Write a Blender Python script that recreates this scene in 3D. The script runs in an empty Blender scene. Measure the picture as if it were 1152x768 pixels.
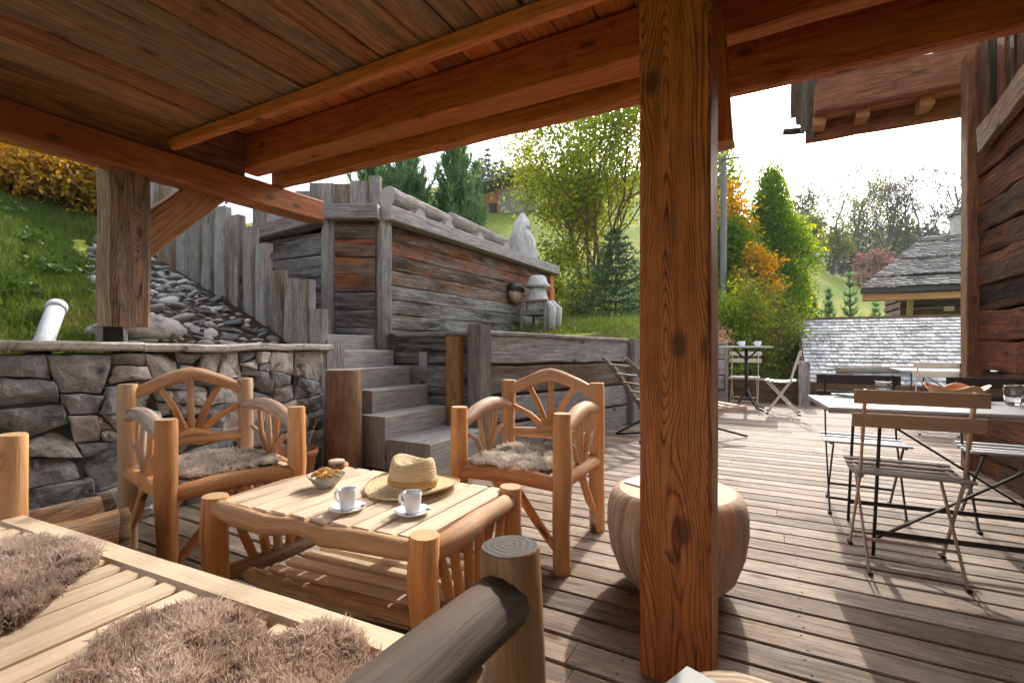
import bpy, math, random
import numpy as np
from mathutils import Vector, Matrix, noise as mn
random.seed(7); rng = np.random.default_rng(7)
SC = bpy.context.scene
COL = SC.collection
PI = math.pi
# ------------------------------------------------------------------ camera numbers (used to turn survey pixels into points)
FOC, EYE, CX, YH = 544.0, 1.05, 576.0, 388.0
YAW = math.radians(28.4)
FW = (-math.sin(YAW), math.cos(YAW)); RT = (math.cos(YAW), math.sin(YAW))
def ray(px):
    l = (px - CX) / FOC
    return (FW[0] + l * RT[0], FW[1] + l * RT[1])
def atd(px, py, d):
    r = ray(px); return Vector((r[0] * d, r[1] * d, EYE - (py - YH) / FOC * d))
def atz(px, py, z): return atd(px, py, (EYE - z) * FOC / (py - YH))
def atx(px, py, x): return atd(px, py, x / ray(px)[0])
def aty(px, py, y): return atd(px, py, y / ray(px)[1])

# ------------------------------------------------------------------ materials
def new_mat(name):
    m = bpy.data.materials.new(name); m.use_nodes = True
    nt = m.node_tree; nt.nodes.clear()
    out = nt.nodes.new('ShaderNodeOutputMaterial')
    return m, nt, out
class NB:
    """small node helper"""
    def __init__(s, nt): s.nt = nt
    def n(s, typ, **kw):
        nd = s.nt.nodes.new('ShaderNode' + typ)
        for k, v in kw.items(): setattr(nd, k, v)
        return nd
    def put(s, sock, v):
        if hasattr(v, 'is_linked') or isinstance(v, bpy.types.NodeSocket): s.nt.links.new(v, sock)
        elif isinstance(v, (tuple, list)) and len(v) == 3 and sock.type == 'RGBA': sock.default_value = (*v, 1)
        else: sock.default_value = v
    def math(s, op, a, b=0.0, c=0.0, clamp=False):
        nd = s.n('Math', operation=op, use_clamp=clamp)
        s.put(nd.inputs[0], a); s.put(nd.inputs[1], b); s.put(nd.inputs[2], c); return nd.outputs[0]
    def mix(s, f, a, b, bt='MIX'):
        nd = s.n('Mix', data_type='RGBA', blend_type=bt)
        s.put(nd.inputs[0], f); s.put(nd.inputs[6], a); s.put(nd.inputs[7], b); return nd.outputs[2]
    def noise(s, vec, scale, detail=3, rough=.55, dist=0.0):
        nd = s.n('TexNoise'); s.put(nd.inputs['Vector'], vec)
        s.put(nd.inputs['Scale'], scale); s.put(nd.inputs['Detail'], detail); s.put(nd.inputs['Roughness'], rough); s.put(nd.inputs['Distortion'], dist)
        return nd.outputs['Fac']
    def vmul(s, vec, m):
        nd = s.n('VectorMath', operation='MULTIPLY'); s.put(nd.inputs[0], vec); nd.inputs[1].default_value = m; return nd.outputs[0]
    def ramp(s, f, stops, interp='LINEAR'):
        nd = s.n('ValToRGB'); cr = nd.color_ramp; cr.interpolation = interp
        while len(cr.elements) < len(stops): cr.elements.new(.5)
        for e, (p, c) in zip(cr.elements, stops):
            e.position = p; e.color = (*c, 1) if len(c) == 3 else c
        s.put(nd.inputs[0], f); return nd.outputs[0]
    def step(s, f, lo, hi):
        nd = s.n('MapRange', interpolation_type='SMOOTHSTEP'); s.put(nd.inputs[0], f); s.put(nd.inputs[1], lo); s.put(nd.inputs[2], hi); return nd.outputs[0]
    def bump(s, h, strength, dist=.01, normal=None):
        nd = s.n('Bump'); s.put(nd.inputs['Height'], h); nd.inputs['Strength'].default_value = strength; nd.inputs['Distance'].default_value = dist
        if normal is not None: s.put(nd.inputs['Normal'], normal)
        return nd.outputs[0]
    def pbsdf(s, col, rough=.6, spec=.4, bump=None, metal=0.0, trans=0.0, ior=1.45):
        nd = s.n('BsdfPrincipled'); s.put(nd.inputs['Base Color'], col); s.put(nd.inputs['Roughness'], rough)
        s.put(nd.inputs['Specular IOR Level'], spec); s.put(nd.inputs['Metallic'], metal); s.put(nd.inputs['Transmission Weight'], trans); s.put(nd.inputs['IOR'], ior)
        if bump is not None: s.put(nd.inputs['Normal'], bump)
        return nd.outputs[0]
    def uv(s, name): return s.n('UVMap', uv_map=name).outputs[0]
    def rnd(s):
        sp = s.n('SeparateXYZ'); s.put(sp.inputs[0], s.uv('rnd')); return sp.outputs[0], sp.outputs[1]

def wood(name, light, dark, knot=(.11, .042, .017), ring=9.0, ring_amt=.5, fibre=.5, tone=.35, grey=None, grey_amt=0.0,
         rough=.6, spec=.35, bump=.5, knots=.5, crack=.5, gscale=1.0, knots_at=(), piece=1.0, grime=.55, worn=None, worn_amt=0.0, bdist=.004):
    m, nt, out = new_mat(name); b = NB(nt)
    uv0 = b.uv('UVMap'); r1, r2 = b.rnd()
    wn = b.n('TexNoise'); b.put(wn.inputs['Vector'], b.vmul(uv0, (7, 2.6, 1))); wn.inputs['Scale'].default_value = 1.0; wn.inputs['Detail'].default_value = 3
    wm = b.n('VectorMath', operation='MULTIPLY_ADD'); b.put(wm.inputs[0], wn.outputs['Color']); wm.inputs[1].default_value = (.03, .05, 0); b.put(wm.inputs[2], uv0); uv = wm.outputs[0]
    # knots: sparse cells
    kn = b.n('TexNoise'); b.put(kn.inputs['Vector'], b.vmul(uv, (16, 8, 1))); kn.inputs['Scale'].default_value = 1.0
    ka = b.n('VectorMath', operation='MULTIPLY_ADD'); b.put(ka.inputs[0], kn.outputs['Color']); ka.inputs[1].default_value = (.09, .09, 0); b.put(ka.inputs[2], b.vmul(uv, (4.6, 2.1, 1)))
    vo = b.n('TexVoronoi', voronoi_dimensions='2D'); b.put(vo.inputs['Vector'], ka.outputs[0]); vo.inputs['Scale'].default_value = 1.0
    sep = b.n('SeparateColor'); b.put(sep.inputs[0], vo.outputs['Color'])
    on = b.math('LESS_THAN', sep.outputs[0], knots * .5)
    kd = vo.outputs['Distance']
    halo = b.math('MULTIPLY', b.step(kd, .38, .0), on)
    for (ku, kv) in knots_at:
        df = b.n('VectorMath', operation='SUBTRACT'); b.put(df.inputs[0], uv); df.inputs[1].default_value = (ku, kv, 0)
        ln = b.n('VectorMath', operation='LENGTH'); b.put(ln.inputs[0], b.vmul(df.outputs[0], (4.6, 2.6, 0)))
        halo = b.math('MAXIMUM', halo, b.step(ln.outputs['Value'], .8, .0)); kd2 = b.math('ADD', ln.outputs['Value'], b.math('MULTIPLY', b.math('SUBTRACT', b.noise(uv, 60, 2), .5), .06))
        on = b.math('MAXIMUM', on, b.math('LESS_THAN', ln.outputs['Value'], .3)); kd = b.math('MINIMUM', b.math('ADD', kd, 0), b.math('MULTIPLY', kd2, .75))
    wig = b.noise(b.vmul(uv, (22, 2.2, 1)), 1.0, 2.0, .5)
    big = b.noise(b.vmul(uv, (5.0, .42, 1)), 1.0 * gscale, 1.5, .4, .3)
    h = b.math('ADD', b.math('ADD', b.math('MULTIPLY', big, ring * 2.0), b.math('MULTIPLY', halo, 3.6)), b.math('MULTIPLY', wig, .9))
    rings = b.math('POWER', b.math('PINGPONG', b.math('MULTIPLY', h, 2.0), 1.0), 2.8)
    fib = b.step(b.noise(b.vmul(uv, (170, 3.2, 1)), 1.0, 3.0, .65), .25, .75)
    fib2 = b.step(b.noise(b.vmul(uv, (46, 1.9, 1)), 1.0, 5.0, .68), .3, .7)
    rings = b.math('MULTIPLY', rings, b.math('ADD', .35, b.math('MULTIPLY', b.noise(b.vmul(uv, (9, 1.3, 1)), 1.0, 2.0), 1.1)))
    v = b.math('ADD', b.math('MULTIPLY', rings, ring_amt), b.math('MULTIPLY', b.math('SUBTRACT', fib, .5), fibre))
    v = b.math('ADD', v, b.math('MULTIPLY', b.math('SUBTRACT', fib2, .5), fibre * 1.3), clamp=True)
    col = b.mix(v, light, dark)
    # tone per piece and along the piece
    patch = b.noise(b.vmul(uv, (2.5, .8, 1)), 1.0, 2.0)
    tv = b.math('ADD', b.math('MULTIPLY', b.math('SUBTRACT', r1, .5), tone * 2), b.math('MULTIPLY', b.math('SUBTRACT', patch, .5), tone * 1.2))
    tv = b.math('ADD', tv, 1.0)
    hsv = b.n('HueSaturation'); b.put(hsv.inputs['Color'], col); b.put(hsv.inputs['Value'], tv)
    b.put(hsv.inputs['Hue'], b.math('ADD', .5, b.math('MULTIPLY', b.math('SUBTRACT', r2, .5), .012)))
    col = hsv.outputs[0]
    if worn is not None:   # second wood colour in broad patches (sun-bleached or scorched boards)
        wv = b.noise(b.vmul(uv, (7, .9, 1)), 1.0, 4.0, .65, .4)
        wv = b.math('ADD', wv, b.math('MULTIPLY', b.math('SUBTRACT', r2, .5), .45 * piece))
        col = b.mix(b.step(wv, 1.0 - worn_amt - .14, 1.0 - worn_amt + .1), col, worn)
    if grey is not None:
        gv = b.noise(b.vmul(uv, (9, 1.2, 1)), 1.0, 4.0, .65)
        gv = b.math('ADD', gv, b.math('MULTIPLY', b.math('SUBTRACT', r1, .5), .4 * piece))
        col = b.mix(b.step(gv, 1.0 - grey_amt - .22, 1.0 - grey_amt + .12), col, b.mix(fib2, tuple(c * .55 for c in grey), tuple(min(1, c * 1.35) for c in grey)))
    g1 = b.noise(b.vmul(uv, (17, 6, 1)), 1.0, 6.0, .7); g2 = b.noise(b.vmul(uv, (60, 9, 1)), 1.0, 4.0, .7)
    gr = b.math('ADD', b.math('MULTIPLY', b.step(g1, .62, .36), .75), b.math('MULTIPLY', b.step(g2, .6, .36), .45), clamp=True)
    col = b.mix(b.math('MULTIPLY', gr, grime), col, b.mix(.72, col, (.012, .009, .007)))
    col = b.mix(b.math('MULTIPLY', b.step(kd, .12, .04), b.math('MULTIPLY', on, .9)), col, knot)
    ck = b.noise(b.vmul(uv, (52, .9, 1)), 1.0, 3.0, .55)
    ckm = b.math('MULTIPLY', b.step(ck, .66, .71), crack)
    col = b.mix(ckm, col, tuple(c * .25 for c in dark))
    hh = b.math('SUBTRACT', b.math('ADD', b.math('MULTIPLY', fib, .6), b.math('MULTIPLY', fib2, .6)), b.math('ADD', b.math('MULTIPLY', rings, .5), b.math('MULTIPLY', ckm, 2.0)))
    bp = b.bump(hh, bump, bdist)
    rg = b.math('ADD', rough - .08, b.math('MULTIPLY', fib2, .16))
    nt.links.new(b.pbsdf(col, rg, spec, bp), out.inputs[0])
    return m

def endgrain(name, light, dark, amp=.45):
    m, nt, out = new_mat(name); b = NB(nt)
    uv = b.uv('UVMap'); ln = b.n('VectorMath', operation='LENGTH'); b.put(ln.inputs[0], uv)
    w = b.noise(uv, 14, 2)
    r = b.math('ADD', b.math('MULTIPLY', ln.outputs['Value'], 160), b.math('MULTIPLY', w, 5))
    rings = b.math('PINGPONG', r, 1.0)
    at = b.n('SeparateXYZ'); b.put(at.inputs[0], uv)
    ang = b.math('ARCTAN2', at.outputs[0], at.outputs[1])
    c1 = b.n('CombineXYZ'); b.put(c1.inputs[0], b.math('MULTIPLY', ang, 3.0)); b.put(c1.inputs[1], b.math('MULTIPLY', ln.outputs['Value'], 3.0))
    ck = b.step(b.noise(c1.outputs[0], 1.6, 2), .66, .72)
    col = b.mix(b.math('ADD', b.math('MULTIPLY', rings, amp), b.math('MULTIPLY', b.noise(uv, 40, 3), .5)), light, dark)
    col = b.mix(ck, col, tuple(c * .2 for c in dark))
    nt.links.new(b.pbsdf(col, .75, .25, b.bump(b.math('SUBTRACT', rings, b.math('MULTIPLY', ck, 3)), .4, .002)), out.inputs[0])
    return m

def leafmat(name, stops, trans=.45, rough=.55, spec=.25):
    m, nt, out = new_mat(name); b = NB(nt); r1, r2 = b.rnd()
    col = b.ramp(r1, stops)
    col = b.mix(b.math('MULTIPLY', r2, .35), col, tuple(.5 * c for c in stops[0][1]))
    pb = b.pbsdf(col, rough, spec)
    tr = b.n('BsdfTranslucent'); hs = b.n('HueSaturation'); b.put(hs.inputs['Color'], col); hs.inputs['Saturation'].default_value = 1.15; hs.inputs['Value'].default_value = 1.5
    b.put(tr.inputs['Color'], hs.outputs[0])
    mx = b.n('MixShader'); mx.inputs[0].default_value = trans; nt.links.new(pb, mx.inputs[1]); nt.links.new(tr.outputs[0], mx.inputs[2])
    nt.links.new(mx.outputs[0], out.inputs[0]); return m

def plain(name, col, rough=.5, spec=.4, metal=0.0, var=.12, scale=30, bump=.1, trans=0.0, ior=1.45, speck=None):
    m, nt, out = new_mat(name); b = NB(nt)
    oc = b.n('TexCoord').outputs['Object']
    nv = b.noise(oc, scale, 4); nv2 = b.noise(oc, scale * .17, 3)
    hs = b.n('HueSaturation'); b.put(hs.inputs['Color'], col)
    b.put(hs.inputs['Value'], b.math('ADD', 1.0, b.math('ADD', b.math('MULTIPLY', b.math('SUBTRACT', nv, .5), var * 2), b.math('MULTIPLY', b.math('SUBTRACT', nv2, .5), var * 2))))
    c = hs.outputs[0]
    if speck: c = b.mix(b.step(b.noise(oc, scale * 2.2, 3), .6, .68), c, speck)
    rg = b.math('ADD', rough - .06, b.math('MULTIPLY', nv2, .12))
    nt.links.new(b.pbsdf(c, rg, spec, b.bump(nv, bump, .004), metal, trans, ior), out.inputs[0]); return m

def stonemat(name, cols, rough=.8, scale=6.0, bump=.6, lichen=(.52, .47, .42), lich=.35):
    m, nt, out = new_mat(name); b = NB(nt); r1, r2 = b.rnd()
    oc = b.n('TexCoord').outputs['Object']
    base = b.ramp(r1, cols, 'LINEAR')
    n1 = b.noise(oc, scale * 1.3, 6, .65, .6); n2 = b.noise(oc, scale * 7, 5, .7); n3 = b.noise(b.vmul(oc, (1, 1, 3)), scale * .9, 4, .6, 1.0)
    hs = b.n('HueSaturation'); b.put(hs.inputs['Color'], base)
    b.put(hs.inputs['Value'], b.math('ADD', -.5, b.math('ADD', b.math('MULTIPLY', n1, 1.8), b.math('MULTIPLY', n2, 1.5))))
    col = b.mix(b.math('MULTIPLY', b.step(n3, .56, .66), lich), hs.outputs[0], lichen)
    col = b.mix(b.math('MULTIPLY', b.step(n1, .45, .33), .7), col, (.03, .03, .032))
    rust = b.step(b.noise(oc, scale * .7, 3), .6, .72)
    col = b.mix(b.math('MULTIPLY', rust, .3), col, (.25, .15, .09))
    vein = b.step(b.math('ABSOLUTE', b.math('SUBTRACT', b.noise(oc, scale * .8, 2, .5, 2.0), .5)), .018, .004)
    col = b.mix(b.math('MULTIPLY', vein, .08), col, (.5, .49, .46))
    hgt = b.math('ADD', b.math('MULTIPLY', n1, 1.0), b.math('MULTIPLY', n2, .4))
    nt.links.new(b.pbsdf(col, rough, .3, b.bump(hgt, bump, .03)), out.inputs[0]); return m

M = {}
# peeled, oiled poles of the garden furniture
M['pole'] = wood('peeled pole', (.7, .35, .14), (.48, .185, .052), ring=7, ring_amt=.5, fibre=.6, tone=.24, rough=.6, spec=.28, bump=.5, knots=.9, crack=.7, bdist=.003, worn=(.58, .38, .24), worn_amt=.33, grime=0.16)
M['pole_pale'] = wood('peeled pole bleached on top', (.7, .42, .235), (.48, .23, .1), ring=5, ring_amt=.35, fibre=.5, tone=.2, rough=.65, spec=.25, bump=.4, knots=.3, crack=.3, grey=(.5, .385, .3), grey_amt=.42, bdist=.002, grime=0.22)
M['pole_end'] = endgrain('pole end grain', (.66, .45, .26), (.44, .25, .11), .25)
M['slat'] = wood('bleached table slats', (.77, .61, .44), (.58, .41, .25), ring=5, ring_amt=.25, fibre=.35, tone=.12, rough=.6, spec=.3, bump=.3, knots=.2, crack=.2, bdist=.002, grime=0.12)
M['arm_dark'] = wood('weathered armrest', (.2, .125, .082), (.1, .06, .04), ring=4, ring_amt=.3, fibre=.6, tone=.15, rough=.72, spec=.2, bump=.4, knots=.2, crack=.6, grey=(.17, .135, .115), grey_amt=.45, bdist=.002, grime=0.3)
M['post_dark'] = wood('weathered arm post', (.4, .2, .085), (.2, .085, .032), ring=5, ring_amt=.35, fibre=.5, tone=.1, rough=.5, spec=.4, bump=.3, knots=.2, crack=.6, grey=(.2, .135, .095), grey_amt=.25, grime=0.3)
M['post_end'] = endgrain('weathered post top', (.15, .138, .13), (.07, .062, .058), .15)
# canopy timber
M['timber'] = wood('oiled larch timber', (.64, .235, .068), (.17, .042, .012), ring=25, ring_amt=1.0, fibre=.45, tone=.14, rough=.55, spec=.3, bump=.6, knots=.1, crack=1.0, knots_at=((20.12, 8.385), (20.105, 7.8), (20.03, 8.37), (20.2, 9.2)), grime=0.4)
M['beam'] = wood('canopy beam', (.6, .205, .058), (.27, .068, .019), ring=9, ring_amt=.6, fibre=.6, tone=.22, rough=.55, spec=.3, bump=.35, knots=.4, crack=.7, worn=(.3, .09, .03), worn_amt=.28, grime=0.28)
M['ceil'] = wood('old ceiling boards', (.58, .25, .095), (.2, .068, .022), ring=8, ring_amt=.65, fibre=.6, tone=.6, rough=.6, spec=.25, bump=.6, knots=.5, crack=.5, grey=(.31, .19, .105), grey_amt=.42, grime=0.5)
M['ceil_edge'] = plain('end of old board', (.2, .1, .045), .8, .2)
M['oldpost'] = wood('hewn old post', (.46, .27, .165), (.13, .06, .032), ring=16, ring_amt=.95, fibre=.7, tone=.08, rough=.7, spec=.25, bump=1.0, knots=.4, crack=.9, grey=(.3, .22, .165), grey_amt=.3, bdist=.01, grime=0.5)
M['beam_end'] = endgrain('beam end grain', (.5, .26, .11), (.28, .11, .04))
# grey outdoors wood
M['deck'] = wood('weathered deck boards', (.34, .24, .17), (.13, .083, .055), ring=5, ring_amt=.5, fibre=.85, tone=.45, rough=.66, spec=.18, bump=.45, knots=.25, crack=.5, grey=(.35, .275, .215), grey_amt=.45, worn=(.17, .105, .07), worn_amt=.36, grime=0.5)
M['grey'] = wood('silver-grey timber', (.36, .335, .31), (.17, .15, .135), ring=6, ring_amt=.4, fibre=.7, tone=.25, rough=.75, spec=.2, bump=.9, knots=.35, crack=.9, grey=(.42, .4, .385), grey_amt=.4, worn=(.19, .12, .075), worn_amt=.36, bdist=.006, grime=0.5)
M['greyend'] = endgrain('grey end grain', (.44, .41, .37), (.24, .2, .17))
M['step'] = wood('grey timber steps', (.47, .45, .42), (.25, .23, .205), ring=5, ring_amt=.3, fibre=.8, tone=.12, rough=.8, spec=.2, bump=.9, knots=.1, crack=.5, bdist=.006, grime=0.3)
M['planter'] = wood('sun-burnt planter logs', (.34, .115, .038), (.12, .036, .014), ring=7, ring_amt=.6, fibre=.8, tone=.45, rough=.75, spec=.2, bump=1.0, knots=.3, crack=.8, grey=(.36, .335, .31), grey_amt=.5, worn=(.03, .024, .02), worn_amt=.4, bdist=.01)
M['planter_red'] = wood('sheltered red-brown logs', (.46, .15, .045), (.11, .034, .014), ring=9, ring_amt=.6, fibre=1.0, tone=.35, rough=.7, spec=.2, bump=1.0, knots=.3, crack=.8, worn=(.045, .026, .018), worn_amt=.46, grey=(.33, .27, .23), grey_amt=.42, bdist=.012, piece=.3)
M['eave'] = wood('brown eave timber', (.3, .135, .065), (.13, .045, .018), ring=8, ring_amt=.6, fibre=.6, tone=.15, rough=.7, spec=.2, bump=.6, knots=.4, crack=.6)
M['brace'] = wood('brown brace', (.5, .25, .12), (.24, .095, .04), ring=9, ring_amt=.7, fibre=.5, tone=.08, rough=.65, spec=.25, bump=.6, knots=.6, crack=.5, grime=0.35)
M['slat_grey'] = wood('pale grey seat slats', (.4, .4, .41), (.32, .31, .31), ring=3, ring_amt=.15, fibre=.3, tone=.1, rough=.4, spec=.4, bump=.1, knots=0, crack=0, grime=0.1)
M['planter_grey'] = wood('weathered planter logs', (.36, .33, .3), (.1, .078, .066), ring=9, ring_amt=.6, fibre=1.1, tone=.35, rough=.8, spec=.2, bump=1.0, knots=.3, crack=.9, grey=(.42, .4, .38), grey_amt=.45, piece=.35, worn=(.028, .023, .02), worn_amt=.5, bdist=.01)
M['brownpost'] = wood('brown round post', (.36, .21, .115), (.14, .07, .036), ring=5, ring_amt=.4, fibre=.7, tone=.1, rough=.7, spec=.25, bump=.7, knots=.2, crack=.9, worn=(.34, .17, .06), worn_amt=.3)
M['log'] = wood('dark log wall', (.28, .1, .038), (.07, .024, .01), ring=7, ring_amt=.6, fibre=.9, tone=.4, rough=.85, spec=.12, bump=1.0, knots=.5, crack=1.0, grey=(.12, .065, .038), grey_amt=.35, worn=(.025, .014, .009), worn_amt=.42, bdist=.012)
M['stump'] = wood('pale stump', (.7, .42, .25), (.54, .28, .15), ring=6, ring_amt=.45, fibre=.5, tone=.1, rough=.7, spec=.2, bump=.5, knots=.7, crack=1.0, grey=(.55, .4, .29), grey_amt=.4, worn=(.42, .24, .14), worn_amt=.22, grime=0.25)
M['stump_top'] = endgrain('stump top', (.62, .5, .39), (.48, .34, .23))
M['trough'] = wood('split log', (.68, .42, .21), (.38, .18, .075), ring=7, ring_amt=.5, fibre=.6, tone=.1, rough=.6, spec=.3, bump=.8, knots=.3, crack=.7, worn=(.11, .05, .025), worn_amt=.38, grey=(.52, .4, .3), grey_amt=.4, bdist=.01, grime=0.4)
M['bark'] = wood('bark', (.26, .16, .09), (.09, .05, .027), ring=5, ring_amt=.4, fibre=1.2, tone=.2, rough=.9, spec=.1, bump=1.0, knots=.2, crack=1.0, bdist=.012)
M['dark_bark'] = plain('dark bark', (.09, .08, .075), .9, .1, 0, .3)
M['carved'] = wood('bleached carving', (.6, .585, .565), (.26, .24, .22), ring=4, ring_amt=.3, fibre=.6, tone=.1, rough=.85, spec=.1, bump=.7, knots=.1, crack=.5, grime=0.4)
M['greylog'] = wood('grey log', (.34, .315, .285), (.15, .125, .105), ring=5, ring_amt=.35, fibre=.7, tone=.15, rough=.85, spec=.15, bump=.8, knots=.3, crack=.9, worn=(.34, .21, .11), worn_amt=.3)
M['shingle'] = wood('silver shingles', (.5, .49, .485), (.26, .25, .245), ring=4, ring_amt=.3, fibre=.8, tone=.4, rough=.75, spec=.15, bump=.5, knots=0, crack=.3, grime=0.35)
M['shingle_dark'] = wood('old dark shingles', (.2, .19, .18), (.09, .083, .078), ring=4, ring_amt=.3, fibre=.7, tone=.5, rough=.9, spec=.12, bump=.5, knots=0, crack=.3)
M['slat_taupe'] = wood('painted taupe slats', (.46, .285, .18), (.36, .215, .135), ring=3, ring_amt=.15, fibre=.2, tone=.06, rough=.45, spec=.4, bump=.12, knots=0, crack=0, grime=0.05)
M['slat_seat'] = wood('worn seat slats', (.36, .29, .25), (.25, .19, .16), ring=3, ring_amt=.2, fibre=.4, tone=.1, rough=.5, spec=.4, bump=.2, knots=0, crack=.2, grime=0.25)
M['slat_dark'] = wood('black painted slats', (.05, .04, .035), (.03, .023, .02), ring=3, ring_amt=.15, fibre=.2, tone=.06, rough=.42, spec=.4, bump=.1, knots=0, crack=0, grime=0.1)
M['slat_white'] = wood('pale painted slats', (.62, .56, .48), (.5, .44, .37), ring=3, ring_amt=.15, fibre=.3, tone=.06, rough=.5, spec=.35, bump=.1, knots=0, crack=0, grime=0.1)
M['metal_dark'] = plain('dark painted steel', (.035, .03, .028), .4, .5, .3, .2)
M['metal_taupe'] = plain('taupe painted steel', (.42, .29, .205), .4, .5, .1, .1)
M['metal_pale'] = plain('pale painted steel', (.62, .57, .5), .4, .5, .1, .1)
M['metal_grey'] = plain('grey galvanised steel', (.4, .41, .42), .4, .5, .7, .12)
M['tabletop'] = plain('pale grey metal table top', (.36, .37, .385), .3, .5, .15, .06, 60, .05)
M['white'] = plain('white porcelain', (.8, .81, .84), .18, .5, 0, .02, 10, .02)
M['paper'] = plain('white paper', (.6, .61, .61), .8, .1, 0, .03)
M['pvc'] = plain('white plastic pipe', (.5, .51, .53), .35, .4, 0, .08, 20, .05)
M['terracotta'] = plain('terracotta', (.4, .16, .08), .7, .3, 0, .15)
M['orange_in'] = plain('orange glaze', (.62, .2, .055), .35, .4, 0, .08)
M['tan'] = plain('tan bowl wood', (.5, .29, .14), .55, .3, 0, .2, 40, .2)
M['glass'] = plain('clear glass', (.95, .97, .97), .03, .5, 0, 0, 5, 0, 1.0, 1.45)
M['frost'] = plain('cloudy glass bowl', (.75, .74, .66), .2, .5, 0, .03, 5, 0, .55, 1.4)
M['cracker'] = plain('golden cracker', (.72, .42, .13), .7, .2, 0, .25, 60, .3, speck=(.78, .62, .4))
M['soil'] = plain('soil', (.06, .045, .03), .95, .1, 0, .4, 14, .8)
M['mortar'] = plain('dark joints', (.085, .077, .068), .95, .1, 0, .3, 20, .8)
M['black'] = plain('black', (.012, .011, .011), .6, .3)
M['screw'] = plain('dull screw heads', (.03, .026, .023), .95, .0)
M['steelwire'] = plain('cable rubber', (.03, .03, .03), .6, .3)
M['polewood'] = plain('grey utility pole', (.2, .2, .2), .8, .2)
M['stone'] = stonemat('wall stones', [(0, (.17, .175, .18)), (.3, (.26, .26, .26)), (.55, (.28, .26, .235)), (.72, (.38, .34, .3)), (.9, (.5, .45, .4)), (1, (.6, .55, .5))], scale=5, lich=.5)
M['cap'] = stonemat('coping slab', [(0, (.36, .34, .3)), (1, (.46, .43, .38))], scale=5, lichen=(.55, .52, .46), lich=.4)
M['pebble'] = stonemat('river stones', [(0, (.12, .12, .115)), (.5, (.24, .235, .22)), (1, (.45, .43, .4))], scale=9, bump=.2, lich=.25)
M['rock'] = stonemat('boulder', [(0, (.2, .19, .17)), (1, (.28, .26, .24))], scale=4, lich=.3)
M['render_wall'] = plain('grey house wall', (.2, .19, .18), .9, .1)
def fur_mat(name, stops, tip):
    m, nt, out = new_mat(name); b = NB(nt); r1, r2 = b.rnd()
    col = b.ramp(r1, stops); col = b.mix(b.math('MULTIPLY', r2, .6), col, tip)
    pb = b.pbsdf(col, .7, .2); tr = b.n('BsdfTranslucent'); b.put(tr.inputs['Color'], col)
    mx = b.n('MixShader'); mx.inputs[0].default_value = .3; nt.links.new(pb, mx.inputs[1]); nt.links.new(tr.outputs[0], mx.inputs[2])
    nt.links.new(mx.outputs[0], out.inputs[0]); return m
M['fur'] = fur_mat('brown sheepskin', [(0, (.17, .09, .055)), (.35, (.37, .225, .15)), (.65, (.6, .47, .38)), (1, (.8, .73, .68))], (.8, .66, .55))
M['fur_mixed'] = fur_mat('cream and brown sheepskin', [(0, (.1, .06, .04)), (.28, (.2, .13, .09)), (.42, (.66, .56, .45)), (1, (.8, .74, .66))], (.82, .76, .68))
def straw_mat():
    m, nt, out = new_mat('woven straw'); b = NB(nt); uv = b.uv('UVMap')
    w1 = b.n('TexWave', wave_type='BANDS', bands_direction='DIAGONAL'); b.put(w1.inputs['Vector'], b.vmul(uv, (1, 1, 1))); w1.inputs['Scale'].default_value = 45; w1.inputs['Distortion'].default_value = 1.5
    w2 = b.n('TexWave', wave_type='BANDS', bands_direction='DIAGONAL'); b.put(w2.inputs['Vector'], b.vmul(uv, (-1, 1, 1))); w2.inputs['Scale'].default_value = 45; w2.inputs['Distortion'].default_value = 1.5
    w3 = b.n('TexWave', wave_type='BANDS', bands_direction='Y'); b.put(w3.inputs['Vector'], uv); w3.inputs['Scale'].default_value = 38
    h = b.math('ADD', b.math('MULTIPLY', w1.outputs['Fac'], w2.outputs['Fac']), b.math('MULTIPLY', w3.outputs['Fac'], .8))
    nz = b.noise(uv, 60, 3)
    col = b.ramp(b.math('ADD', b.math('MULTIPLY', h, .55), b.math('MULTIPLY', nz, .4)), [(0, (.36, .19, .07)), (.3, (.68, .46, .22)), (.7, (.84, .68, .42)), (1, (.9, .79, .56))])
    nt.links.new(b.pbsdf(col, .7, .25, b.bump(h, .8, .004)), out.inputs[0]); return m
M['straw'] = straw_mat()
M['band'] = plain('brown straw band', (.5, .28, .1), .7, .2, 0, .3, 120, .5)
M['l_willow'] = leafmat('willow leaves', [(0, (.1, .14, .025)), (.4, (.2, .26, .045)), (.75, (.32, .35, .06)), (1, (.52, .43, .06))], .5)
M['l_green'] = leafmat('hornbeam leaves', [(0, (.06, .12, .018)), (.5, (.17, .27, .03)), (.85, (.36, .42, .05)), (1, (.56, .48, .06))], .55)
M['l_orange'] = leafmat('autumn leaves', [(0, (.2, .18, .02)), (.4, (.5, .28, .02)), (.75, (.66, .3, .02)), (1, (.6, .2, .02))], .5)
M['l_shrub'] = leafmat('yellow shrub leaves', [(0, (.12, .12, .02)), (.4, (.36, .22, .03)), (.75, (.46, .24, .03)), (1, (.4, .15, .06))], .4)
M['l_pink'] = leafmat('faded pink heads', [(0, (.2, .1, .08)), (.5, (.38, .2, .16)), (1, (.5, .34, .24))], .3)
M['l_olive'] = leafmat('olive bush leaves', [(0, (.08, .11, .02)), (.5, (.18, .22, .035)), (.85, (.32, .32, .05)), (1, (.42, .26, .06))], .5)
M['l_weed'] = leafmat('weed leaves', [(0, (.04, .08, .015)), (1, (.1, .16, .03))], .12)
M['l_dark'] = leafmat('dark evergreen', [(0, (.012, .022, .008)), (.6, (.03, .045, .014)), (1, (.06, .08, .02))], .2)
M['l_pine'] = leafmat('pine needles', [(0, (.07, .13, .06)), (.5, (.14, .23, .1)), (1, (.25, .36, .16))], .4)
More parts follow.
